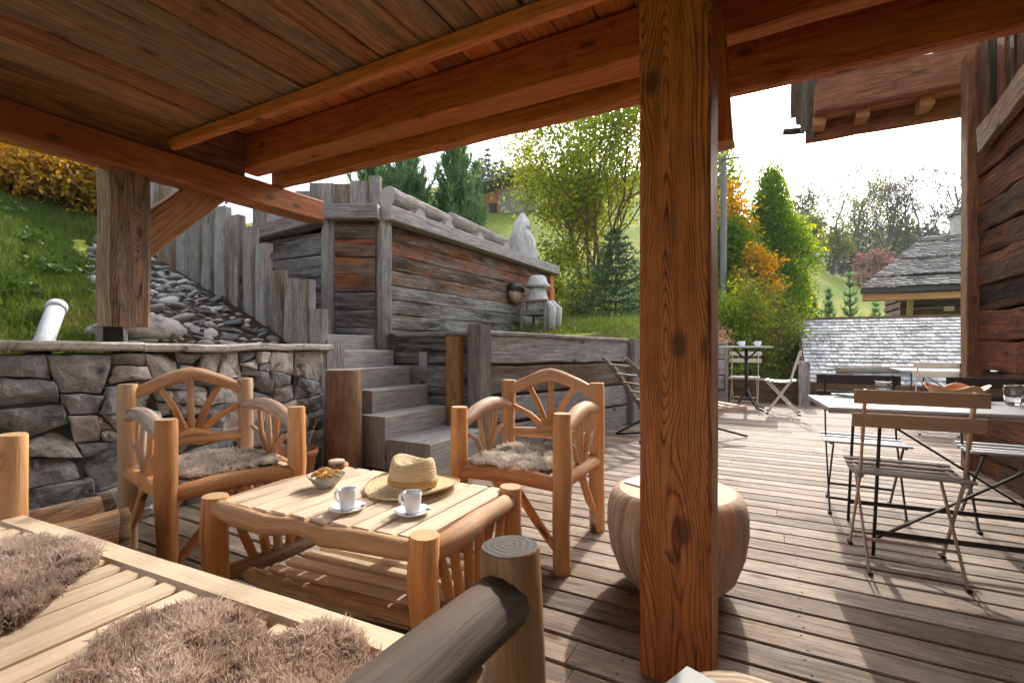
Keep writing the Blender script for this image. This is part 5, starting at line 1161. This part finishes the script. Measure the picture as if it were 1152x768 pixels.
lw(lambda m: [m.beam(seatb.lerp(fx_, q) - sd_ * .27 + Vector((0, 0, .03)), seatb.lerp(fx_, q) + sd_ * .27 + Vector((0, 0, .03)), .08, .018, ch=.004) for q in (.08, .24, .4, .56, .72, .88)], 'seat', [M['pole_pale'], M['pole_end']])
# deck end: kerb and post
kb = thing('timber_kerb', 'low dark timber kerb with a pale rail along the far end of the deck', 'kerb', (.9, 9.98, 0))
mb = MB(); mb.beam((-.78, 9.98, .09), (3.5, 9.98, .09), .1, .22, ch=.012, seg=16, wob=.008); mb.beam((-.78, 9.98, .3), (3.5, 9.98, .3), .1, .19, ch=.012, seg=16, wob=.008); mb.build('timbers', [M['bark'], M['greyend']], kb, True)
mb = MB(); mb.beam((-.78, 9.97, .412), (.42, 9.97, .412), .12, .03, ch=.006, seg=8, wob=.004); mb.build('rail', [M['grey'], M['greyend']], kb, True)
t = thing('kerb_post', 'short grey squared post at the corner of the shingle roof', 'post', (.47, 9.82, 0)); mb = MB(); mb.box((.47, 9.82, .38), (.17, .15, .77), seg=5, wob=.006); mb.build('shaft', [M['grey'], M['greyend']], t, True)
HAZE = 0.0008
# ================================================================== ROOFS AND HOUSES BEYOND
def shingle_plane(mb, a0, a1, b0, b1, rows, wid, th=.022, over=1.5, jit=.02):
    """rows of split shingles from ridge a0-a1 down to eave b0-b1"""
    a0, a1, b0, b1 = map(Vector, (a0, a1, b0, b1)); nrm = (a1 - a0).cross(b0 - a0).normalized()
    if nrm.z < 0: nrm = -nrm
    for r in range(rows - 1, -1, -1):
        q0, q1 = r / rows, min((r + over) / rows, 1.0 + .4 / rows)
        L0, R0 = a0.lerp(b0, q0), a1.lerp(b1, q0); L1, R1 = a0.lerp(b0, q1), a1.lerp(b1, q1); W = (R0 - L0).length; x = -random.uniform(0, wid)
        while x < W:
            w = wid * random.uniform(.6, 1.5); u0, u1 = max(x, 0) / W, min(x + w - .008, W) / W; x += w
            if u1 <= u0: continue
            um = (u0 + u1) / 2; s_ = L0.lerp(R0, um) + nrm * .004; e = L1.lerp(R1, um) + nrm * (th * 1.5) ; e = e + (e - s_).normalized() * random.uniform(-jit, jit)
            mb.beam(s_, e + nrm * random.uniform(0, .008), (u1 - u0) * W, th * random.uniform(.7, 1.2), up=tuple(nrm), ch=.002, mie=0)
lr = thing('shingle_roof', 'low roof of silver wooden shingles just beyond the end of the deck', 'roof', (3, 13, -.3))
rl, rr_ = atd(897.5, 360, 13.5), atd(1092, 357, 13.5); RY, RZ = rl.y, rl.z
mb = MB(); shingle_plane(mb, (rl.x, RY, RZ), (6.5, RY, RZ), (rl.x + .07, 11.0, -.32), (6.5, 11.0, -.32), 25, .12, .028); mb.build('shingles', M['shingle'], lr, True)
mb = MB(); mb.beam((rl.x - .04, RY + .02, RZ + .03), (6.5, RY + .02, RZ + .03), .2, .05, ch=.01, seg=10, wob=.01); mb.build('ridge_board', [M['bark'], M['greyend']], lr, True)
mb = MB(); mb.quad([(rl.x + .02, RY, RZ - .04), (6.5, RY, RZ - .04), (6.5, 11.0, -.37), (rl.x + .07, 11.0, -.37)]); mb.quad([(rl.x + .03, RY, RZ - .03), (rl.x + .08, 11.0, -.36), (rl.x + .08, 11.1, -2.6), (rl.x + .03, RY + 1, -2.6)]); mb.quad([(rl.x + .1, 11.15, -.4), (6.5, 11.15, -.4), (6.5, 11.15, -2.7), (rl.x + .1, 11.15, -2.7)]); mb.build('gable', M['bark'], lr, True)
mb = MB(); mb.beam((rl.x - .03, RY, RZ - .03), (rl.x + .02, 10.97, -.36), .04, .14, ch=.006, seg=6, wob=.006); mb.build('verge_board', [M['bark'], M['greyend']], lr, True)
# snow log on the roof (found on the roof plane along its pixel row)
def on_roof(px, py):
    r = ray(px); k = (RZ + .32) / (RY - 11.0); a = -(py - YH) / FOC   # z = 1.05 + a d ; z = RZ - k (RY - y)
    d = (RZ - k * RY - EYE) / (a - k * r[1]); return atd(px, py, d)
p0, p1 = on_roof(940, 421), on_roof(1086, 419.5); zz = Vector((0, -.06, .09))
mb = MB(); mb.tube([p0 + zz, p0.lerp(p1, .5) + zz, p1 + zz + (p1 - p0) * .4], .075, n=12, wob=.03, dome=.05); mb.build('snow_log', [M['greylog'], M['greyend']], lr, True)
for q in (.14, .6):
    mb = MB(); c = p0.lerp(p1, q); mb.box((c.x, c.y, c.z + .02), (.05, .1, .14)); mb.build('log_bracket', M['metal_grey'], lr, True)
# farmhouse
fh = thing('farmhouse', 'brown wooden house with a dark shingle roof and a chimney behind the silver roof', 'house', (9, 17, -1.5))
d0 = 15.5; el, er = atd(969, 325.5, d0), None; e_y, e_z = el.y, el.z; rg = atd(1040, 268, 19.0); ridge_y, ridge_z = rg.y, rg.z
X0, X1 = el.x, 13.5
def fhrow(q0, q1, name):
    mb = MB(); a = (rg.x + (X0 - rg.x) * q0, ridge_y + (e_y - ridge_y) * q0, ridge_z + (e_z - ridge_z) * q0); b_ = (rg.x + (X0 - rg.x) * q1, ridge_y + (e_y - ridge_y) * q1, ridge_z + (e_z - ridge_z) * q1)
    up = .05 * (1 - q0); shingle_plane(mb, (a[0], a[1], a[2] + up), (X1, a[1], a[2] + up), (b_[0], b_[1], b_[2] + up + .04), (X1, b_[1], b_[2] + up + .04), max(4, int(26 * (q1 - q0))), .2, .03, 1.6, .03); return mb.build(name, M['shingle_dark'], fh, True)
for a, b_ in ((0, .14), (.14, .5), (.5, .82), (.82, 1.0)): fhrow(a, b_, 'roof')
mb = MB(); mb.beam((X0 - .02, e_y - .02, e_z - .07), (X1, e_y - .02, e_z - .07), .1, .17, ch=.02); mb.build('gutter', [M['metal_dark'], M['metal_dark']], fh, True)
mb = MB(); mb.beam((X0 + .06, e_y + .16, e_z - .27), (X1, e_y + .16, e_z - .27), .22, .22, ch=.02, seg=8, wob=.01); mb.build('eave_beam', [M['pole'], M['beam_end']], fh, True)
wx = atd(1012, 345, 17.2)
mb = MB(); z = -2.6
while z < e_z + .9: mb.beam((wx.x, wx.y, z + .13), (X1, wx.y, z + .13), .2, .25, ch=.05, seg=10, wob=.012); z += .26
mb.build('log_wall', [M['planter'], M['beam_end']], fh, True)
mb = MB(); z = -2.6
while z < e_z + .9: mb.beam((wx.x + .1, wx.y + .12, z + .13), (wx.x + .1, ridge_y, z + .13), .2, .25, ch=.05, seg=6, wob=.012); z += .26
mb.build('log_wall', [M['planter'], M['beam_end']], fh, True)
q = atd(1024, 348, 16.9); mb = MB(); mb.beam((q.x, q.y + .2, q.z - .5), (q.x - .12, q.y - .75, q.z + .55), .16, .18, ch=.02); mb.build('eave_brace', [M['slat'], M['beam_end']], fh, True)
q = atd(1061, 348.5, 17.0); mb = MB(); mb.box((q.x, wx.y - .16, q.z), (.26, .1, .16)); mb.build('wall_lamp', M['white'], fh, True)
q = atd(1082, 250, 20.2); mb = MB(); mb.box((q.x, q.y, q.z - .25), (.62, .62, 1.0)); mb.build('chimney', M['carved'], fh, True)
mb = MB(); mb.box((q.x, q.y, q.z + .33), (.8, .8, .1)); mb.build('chimney_cap', M['shingle_dark'], fh, True)
# far house on the hill
hh = thing('hillside_house', 'low grey and brown house on the hill between the pines and the yellow tree', 'house', tuple(atd(555, 240, 40)))
L_, R__ = atd(537, 240, 41), atd(585, 240, 39); dv = (R__ - L_).normalized(); bk = Vector((-dv.y, dv.x, 0))
zb = L_.z - 2.2; H = 3.9
mb = MB(); a, b_ = L_.copy(), L_.lerp(R__, .52); mb.quad([Vector((a.x, a.y, zb)), Vector((b_.x, b_.y, zb)), Vector((b_.x, b_.y, zb + H)), Vector((a.x, a.y, zb + H * .92))]); mb.build('wood_front', M['ceil'], hh, True)
mb = MB(); c = b_ + (R__ - b_) * 1.6; mb.quad([Vector((b_.x, b_.y, zb)), Vector((c.x, c.y, zb)), Vector((c.x, c.y, zb + H)), Vector((b_.x, b_.y, zb + H))]); mb.build('plaster_wall', M['render_wall'], hh, True)
for q in (.1, .58):
    mb = MB(); w = (b_ - a) * .34; s0 = a + (b_ - a) * q - bk * .08; z0_ = zb + 1.9; mb.quad([s0 + Vector((0, 0, z0_ - s0.z)), s0 + w + Vector((0, 0, z0_ - s0.z)), s0 + w + Vector((0, 0, z0_ + .95 - s0.z)), s0 + Vector((0, 0, z0_ + .95 - s0.z))]); mb.build('opening', M['black'], hh, True)
mb = MB(); a2 = a - dv * .5 - bk * .9; c2 = c + dv * .5 - bk * .9; mb.beam(Vector((a2.x, a2.y, zb + H + .02)) + bk * 2, Vector((c2.x, c2.y, zb + H + .95)) + bk * 2, 5.0, .22, ch=.03); mb.build('roof', [M['shingle_dark'], M['shingle_dark']], hh, True)

# utility pole and cable
q = atd(814, 235, 15.2); t = thing('utility_pole', 'grey utility pole with a thin crossarm behind the canopy post', 'utility pole', (q.x, q.y, 0))
top = atd(814, 150, 15.2).z; mb = MB(); mb.tube([(q.x, q.y, -2.5), (q.x, q.y, top)], [.11, .09], n=10, wob=.03); mb.build('mast', M['polewood'], t, True)
mb = MB(); a, b_ = atd(804, 180, 15.1), atd(833, 177, 15.1); mb.tube([a, b_], .03, n=6); mb.build('crossarm', M['polewood'], t, True)
for i, (pA, pB, sag, lab) in enumerate((((470, 150), (600, 199), .25, 'upper thin black overhead cable in the sky above the pines'), ((480, 168), (604, 205), .2, 'lower thin black overhead cable in the sky above the pines'))):
    a, b_ = atd(*pA, 26), atd(*pB, 30); mb = MB(); mb.tube(arc(a, b_, -sag * 2.2, 10), .034 - .01 * i, n=5, caps=False); o = mb.build('overhead_cable', M['steelwire']); tag(o, lab, 'cable')

# ================================================================== TREES AND PLANTS
gz = lambda x, y: float(ground_z(x, y))
def gp(px, d): r = ray(px); return (r[0] * d, r[1] * d, gz(r[0] * d, r[1] * d) - .05)
# big yellow-green tree with several stems
make_tree('willow_tree', 'tall many-stemmed yellow-green tree with loose airy leaves left of the canopy post', gp(668, 15.5), 6.6, .075, 'l_willow', .12, 21, .27, stems=10, lean=.34, levels=3, nb=(7, 5, 3), spread=.62, trunk_frac=.3, ratio=.46, up=.16)
clump_crown('leafy_shrub', 'bright yellow-green shrub under the many-stemmed tree', gp(625, 15), (gp(625, 15)[2], gp(625, 15)[2] + 2.3), lambda q: 1.6 * math.sin(PI * min(1, q * .8 + .2)), 60, 60, .3, 'l_willow', .15, cat='shrub', trunk_r=.05, stems=3)
conifer('spruce_tree', 'small dark green spruce beside the canopy post', gp(692, 10.5), 2.1, 1.15, 'l_spruce', .11, .017, 13, 9, 60, upturn=.12)
clump_crown('leafy_shrub', 'pale green low shrub on the terrace beside the stick chair', gp(648, 11), (gp(648, 11)[2], gp(648, 11)[2] + .6), lambda q: .6 * math.sin(PI * min(1, q * .7 + .3)), 26, 40, .14, 'l_olive', .08, cat='shrub', trunk_r=.02, stems=3)
for px, d, h, R_, lab in ((455, 8.2, 2.2, 1.25, 'bushy green pine right behind the nearer log bench'), (512, 8.8, 2.75, 1.2, 'taller bushy green pine behind the gap between the log benches'), (418, 8.6, 2.35, 1.1, 'bushy green pine partly behind the short stakes'), (535, 10.5, 2.2, .6, 'small green pine left of the hillside house')):
    b_ = gp(px, d); zt = (2.2 if d < 10 else b_[2]); conifer('pine_tree', lab, (b_[0], b_[1], zt), h if d < 10 else h + 1.2, R_, 'l_pine', .17, .017, 13, 11, 70, group='young pines behind the planter', upturn=1.3, shoots=True)
for k, (px, d, h) in enumerate(((541, 75, 9), (549, 80, 11), (557, 78, 8.5), (565, 82, 9), (533, 78, 8), (573, 84, 8))):
    b_ = gp(px, d); conifer('far_spruce', 'distant dark spruce on the skyline behind the hillside house', (b_[0], b_[1], atd(px, 217, d).z - 3), h, 1.7, 'l_spruce', .7, .16, 12, 8, 7, group='far spruces on the skyline', upturn=-.1)
# columnar trees beyond the deck
gtop = lambda px, py, d: atd(px, py, d).z
cz = gp(868, 19); clump_crown('columnar_tree', 'tall flame-shaped bright green tree beyond the deck', cz, (cz[2] + .6, gtop(868, 196, 19)), lambda q: 1.28 * (math.sin(PI * (q * .78 + .2)) ** .7) * (1 - .55 * max(0, q - .6) / .4) + .05, 560, 110, .2, 'l_green', .115, upward=True, noise_amp=.3, tone_fn=lambda q, a, r: random.gauss(.38 + .32 * max(0, math.cos(a - .3)) * r + .3 * max(0, q - .75), .13), surf=.4)
cz = gp(826, 17.2); clump_crown('autumn_tree', 'orange and yellow autumn tree left of the flame-shaped green tree', cz, (cz[2] + 1.4, gtop(826, 205, 17.2)), lambda q: .62 * math.sin(PI * (q * .85 + .1)) + .1, 95, 34, .2, 'l_orange', .15, surf=.6)
cz = gp(852, 15); clump_crown('autumn_tree', 'loose tree with scattered orange leaves before the flame-shaped green tree', cz, (gtop(852, 350, 15), gtop(852, 276, 15)), lambda q: .72 * math.sin(PI * (q * .8 + .15)), 62, 34, .15, 'l_orange', .12, surf=.6)
cz = gp(822, 16.4); clump_crown('columnar_tree', 'dark green rounded tree partly behind the canopy post', cz, (cz[2] + .4, gtop(822, 258, 16.4)), lambda q: 1.15 * math.sin(PI * (q * .75 + .2)), 340, 90, .2, 'l_green', .115, upward=True, tone_fn=lambda q, a, r: random.gauss(.3, .12))
cz = gp(806, 21); clump_crown('columnar_tree', 'tall yellow-green tree behind the utility pole', cz, (cz[2] + 2, gtop(806, 170, 21)), lambda q: 1.0 * math.sin(PI * (q * .75 + .2)), 190, 36, .26, 'l_willow', .17, upward=True)
for px, d, top, w, lab, lm in ((872, 13.2, 335, .95, 'olive green bush behind the sideways white chair', 'l_olive'), (842, 12.4, 318, .8, 'green bush with reddish stems behind the tall table', 'l_olive'), (893, 12.6, 372, .42, 'small yellowish bush at the corner of the silver shingle roof', 'l_willow'), (815, 12.4, 330, .9, 'dark green bush right of the canopy post', 'l_green')):
    cz = gp(px, d); z0 = min(cz[2], -.6); clump_crown('garden_bush', lab, (cz[0], cz[1], -2.0), (-1.2, gtop(px, top, d)), lambda q: w * math.sin(PI * (q * .62 + .3)), 190, 64, .15, lm, .085, cat='bush', trunk_r=.04, stems=4, upward=True)
t_ = W0 + U * 5.6; clump_crown('heather_bush', 'faded pink heather growing over the end of the retaining wall', (t_.x - .25, t_.y + .05, 1.0), (1.02, 1.36), lambda q: .42 * math.sin(PI * (q * .6 + .35)), 60, 40, .07, 'l_pink', .035, cat='bush', trunk_r=.012, stems=4, upward=True)
# left bank: shrub, dark trees
for px, d, w, zt, lab in ((-25, 5.5, .95, 192, 'yellow-orange shrub at the left edge on top of the grass bank'), (45, 5.7, .9, 190, 'yellow-orange shrub with dusty pink heads on top of the grass bank'), (112, 6.1, .85, 186, 'yellow-orange shrub behind the hewn canopy post')):
    cz = gp(px, d); clump_crown('autumn_shrub', lab, cz, (cz[2] + .05, gtop(px, zt, d)), lambda q: w * math.sin(PI * (q * .6 + .3)), 170, 62, .11, 'l_shrub', .06, cat='shrub', group='autumn shrubs on the bank', trunk_r=.025, stems=5, upward=True, tone_fn=lambda q, a, r: random.gauss(.35 + .35 * q, .2))
    P = np.array([[cz[0] + w * .9 * math.cos(a) * rr, cz[1] + w * .9 * math.sin(a) * rr, gtop(px, zt, d) + random.uniform(-.1, .05) - .25 * rr] for a, rr in zip(rng.uniform(0, 6.28, 46), rng.uniform(0, 1, 46))])
    leaves('flower_heads', np.repeat(P, 34, 0) + rng.normal(0, .035, (len(P) * 34, 3)), .028, M['l_pink'], [o for o in bpy.data.objects if o.get('label') == lab][0])
for px, d, top, w, lab in ((-30, 9.5, 120, 1.9, 'dark evergreen behind the shrubs at the far left edge'), (55, 10, 135, 1.8, 'dark evergreen behind the middle of the shrubs'), (135, 10.5, 150, 1.6, 'dark evergreen behind the hewn canopy post')):
    cz = gp(px, d); clump_crown('dark_tree', lab, cz, (cz[2] - .1, gtop(px, top, d)), lambda q: w * math.sin(PI * (q * .6 + .32)), 240, 60, .24, 'l_dark', .13, group='dark evergreens above the bank', trunk_r=.12, stems=2)
# bare far trees on the crest
FT = [(896, 72, 208, .5), (914, 66, 222, .35), (930, 70, 206, .6), (948, 64, 200, .9), (966, 72, 214, .5), (985, 62, 194, .3), (1003, 66, 198, .35), (1020, 74, 205, .3), (1040, 60, 192, .15), (1062, 66, 196, .15), (1082, 60, 190, .2), (1104, 64, 196, .3), (878, 78, 215, .5), (957, 80, 226, .8), (1012, 84, 216, .3), (1052, 84, 214, .3), (905, 58, 250, .9), (936, 60, 262, .9)]
for i, (px, d, top, lf) in enumerate(FT):
    b_ = gp(px, d); h = gtop(px, top, d) - b_[2]
    if h < 3: b_ = (b_[0], b_[1], gtop(px, top, d) - 8); h = 8
    lab = 'bare dark tree with thin crown on the far meadow crest' if lf < .45 else 'thin yellowing tree on the far meadow crest'
    make_tree('bare_tree' if lf < .45 else 'birch_tree', lab, b_, h * .86, .27, 'l_far' if lf < .45 else 'l_olive', .26, 1 if lf < .45 else 3, .5, levels=4, nb=(8, 6, 5), spread=.75, trunk_frac=.28, ratio=.5, up=.1, rmin=.026, bark='dark_bark', group='bare trees on the meadow crest' if lf < .45 else 'yellowing trees on the meadow crest', keep=min(1, lf * 1.1), cat='tree')
for k in range(64):
    px = random.uniform(880, 1100); d = random.uniform(74, 112); b_ = gp(px, d)
    clump_crown('forest_tree', 'distant wooded tree in the belt of forest behind the meadow crest', (b_[0], b_[1], b_[2]), (b_[2], b_[2] + random.uniform(6, 12)), lambda q: 3.2 * math.sin(PI * (q * .7 + .25)), 26, 22, .9, random.choice(('l_far', 'l_dark', 'l_spruce', 'l_olive', 'l_far')), .8, group='forest belt behind the meadow', trunk_r=.2)
for px, d, top, lab in ((915, 24, 328, 'small pine left of two beyond the silver roof ridge'), (932, 23, 322, 'small pine second from the left beyond the silver roof ridge'), (956, 22, 302, 'slender taller pine in front of the farmhouse eave'), (985, 24, 338, 'tiny pine under the farmhouse eave')):
    b_ = gp(px, d); b_ = (b_[0], b_[1], min(b_[2], 0.4)); conifer('meadow_pine', lab, b_, gtop(px, top, d) - b_[2], .75 if top > 305 else .95, 'l_pine', .26, .035, 12, 8, 26, group='young pines beyond the silver roof', upturn=.9, shoots=True)
clump_crown('red_shrub', 'reddish shrub beside the farmhouse roof on the far slope', (*gp(985, 52)[:2], gp(985, 52)[2]), (gp(985, 52)[2], gtop(985, 283, 52)), lambda q: 2.2 * math.sin(PI * (q * .6 + .3)), 40, 40, .5, 'l_pink', .4, cat='shrub', trunk_r=.1, stems=3)
# far mountain
m_, nt, out = new_mat('wooded mountain'); b = NB(nt); oc = b.n('TexCoord').outputs['Object']; n1 = b.noise(oc, .02, 5, .6)
nt.links.new(b.pbsdf(b.ramp(n1, [(.3, (.05, .075, .055)), (.6, (.1, .12, .08)), (.8, (.2, .19, .12))]), .95, .05), out.inputs[0])
xs = np.linspace(-300, 900, 60); rows = []
for j in range(14):
    q = j / 13; y = 420 + q * 380
    rows.append([(x, y + 30 * math.sin(x * .01), -20 + 170 * math.sin(PI * q * .5) * (.75 + .25 * math.sin(x * .006 + 1) + .09 * mn.noise(Vector((x * .02, q * 6, 0))))) for x in xs])
V = np.array(rows).reshape(-1, 3); i = np.arange(14 * 60).reshape(14, 60); o = mass('mountain', V, np.stack([i[:-1, :-1], i[:-1, 1:], i[1:, 1:], i[1:, :-1]], -1).reshape(-1, 4), np.zeros((13 * 59, 2)), m_, smooth=True); tag(o, kind='structure')
# grass
def grass(name, label, xr, yr, n, L, W, test=None, tone=.5):
    x = rng.uniform(*xr, n); y = rng.uniform(*yr, n); k = np.ones(n, bool) if test is None else test(x, y); x, y = x[k], y[k]
    pn = np.array([mn.noise(Vector((a * 1.6, b_ * 1.6, 3))) for a, b_ in zip(x, y)]); pf = np.array([mn.noise(Vector((a * 5, b_ * 5, 8))) for a, b_ in zip(x, y)])
    k = (pn + .7 * pf) > -.5; x, y, pn, pf = x[k], y[k], pn[k], pf[k]
    z = ground_z(x, y); P = np.stack([x, y, z], 1); D = rng.normal(0, .45, (len(x), 3)) + [0, 0, 1]
    o = blades(name, P, D, L * rng.uniform(.5, 1.4, len(x)) * (1 + .8 * pf), W, M['grass'], tone=tone + .55 * pn + rng.normal(0, .16, len(x)), bend=.6); tag(o, label, 'grass', kind='stuff'); return o
grass('bank_grass', 'tufty green grass on the bank behind the stone wall', (-8.2, -3.76), (-.2, 2.75), 130000, .055, .007, lambda x, y: y < 2.72 - np.clip((.95 * np.clip(1 - (-3.72 - x) / 2.6, 0, 1) ** .7 + .15), 0, 2))
grass('terrace_grass', 'sunlit grass on the terrace behind the retaining wall', (-5.5, -.9), (6.4, 16), 60000, .09, .012, lambda x, y: (x < -2.75 + .303 * (y - 3.9)) & ~((x < -3.5) & (y < 8.1)), tone=.6)
P = []
for k in range(40):
    x, y = random.uniform(-7, -3.95), random.uniform(.1, 1.9); n = 26; P.append(np.stack([rng.normal(x, .07, n), rng.normal(y, .07, n), np.full(n, gz(x, y)) + rng.uniform(.02, .1, n)], 1))
o = leaves('bank_weeds', np.concatenate(P), .04, M['l_weed'], asp=.9); tag(o, 'broad-leaved weeds among the bank grass', 'weeds', kind='stuff')
P = rng.uniform([-3.3, -.3, .002], [1.4, 5.2, .003], (60, 3)); 

# air between here and the far trees and mountain
HZ = bpy.data.materials.new('haze'); HZ.use_nodes = True; nt = HZ.node_tree; nt.nodes.clear(); o_ = nt.nodes.new('ShaderNodeOutputMaterial'); pv = nt.nodes.new('ShaderNodeVolumePrincipled')
pv.inputs['Color'].default_value = (.86, .92, 1, 1); pv.inputs['Density'].default_value = HAZE; nt.links.new(pv.outputs[0], o_.inputs['Volume'])
if HAZE:
    mb = MB(); x0, x1, y0, y1, z0, z1 = -905, 905, -305, 905, -75, 190
    P8 = [(x, y, z) for z in (z0, z1) for y in (y0, y1) for x in (x0, x1)]; mb.v = P8
    for f in ((0, 2, 3, 1), (4, 5, 7, 6), (0, 1, 5, 4), (2, 6, 7, 3), (0, 4, 6, 2), (1, 3, 7, 5)): mb.face(f, [(0, 0)] * 4, (0, 0))
    o = mb.build('haze', HZ); tag(o, kind='stuff', label='thin pale haze over the valley', cat='haze')
# ================================================================== LIGHT, SKY, CAMERA
EL = 33.8
w = bpy.data.worlds.new('World'); SC.world = w; w.use_nodes = True; nt = w.node_tree
bg = nt.nodes['Background']; sky = nt.nodes.new('ShaderNodeTexSky'); sky.sky_type = 'NISHITA'; sky.sun_disc = False
sky.sun_elevation = math.radians(EL); sky.sun_rotation = math.radians(0); sky.air_density = 1.0; sky.dust_density = 2.5; sky.ozone_density = 1.0
hs = nt.nodes.new('ShaderNodeHueSaturation'); hs.inputs['Saturation'].default_value = .45; hs.inputs['Value'].default_value = 1.85
nt.links.new(sky.outputs[0], hs.inputs['Color']); nt.links.new(hs.outputs[0], bg.inputs[0]); bg.inputs[1].default_value = .15
sky.dust_density = 4
ld = bpy.data.lights.new('sun', 'SUN'); ld.energy = 2.9; ld.angle = math.radians(.5); ld.color = (1, .93, .82)
so = bpy.data.objects.new('sun', ld); COL.objects.link(so); so.rotation_euler = (-math.radians(90 - EL), 0, math.radians(1.8)); so.location = (0, 20, 20)
cd = bpy.data.cameras.new('camera'); cd.sensor_width = 36; cd.lens = 36 * FOC / 1152; cd.shift_y = 4 / 1152; cd.clip_start = .03; cd.clip_end = 3000
co = bpy.data.objects.new('camera', cd); COL.objects.link(co); co.location = (0, 0, EYE); co.rotation_euler = (PI / 2, 0, YAW); SC.camera = co
SC.view_settings.view_transform = 'Standard'; SC.view_settings.look = 'None'; SC.view_settings.gamma = 1; SC.view_settings.use_curve_mapping = False; SC.view_settings.exposure = 1.05
SC.cycles.use_denoising = True; SC.cycles.max_bounces = 8; SC.cycles.diffuse_bounces = 5; SC.cycles.glossy_bounces = 3; SC.cycles.transmission_bounces = 6; SC.cycles.transparent_max_bounces = 6
SC.cycles.caustics_reflective = False; SC.cycles.caustics_refractive = False; SC.cycles.sample_clamp_indirect = 6
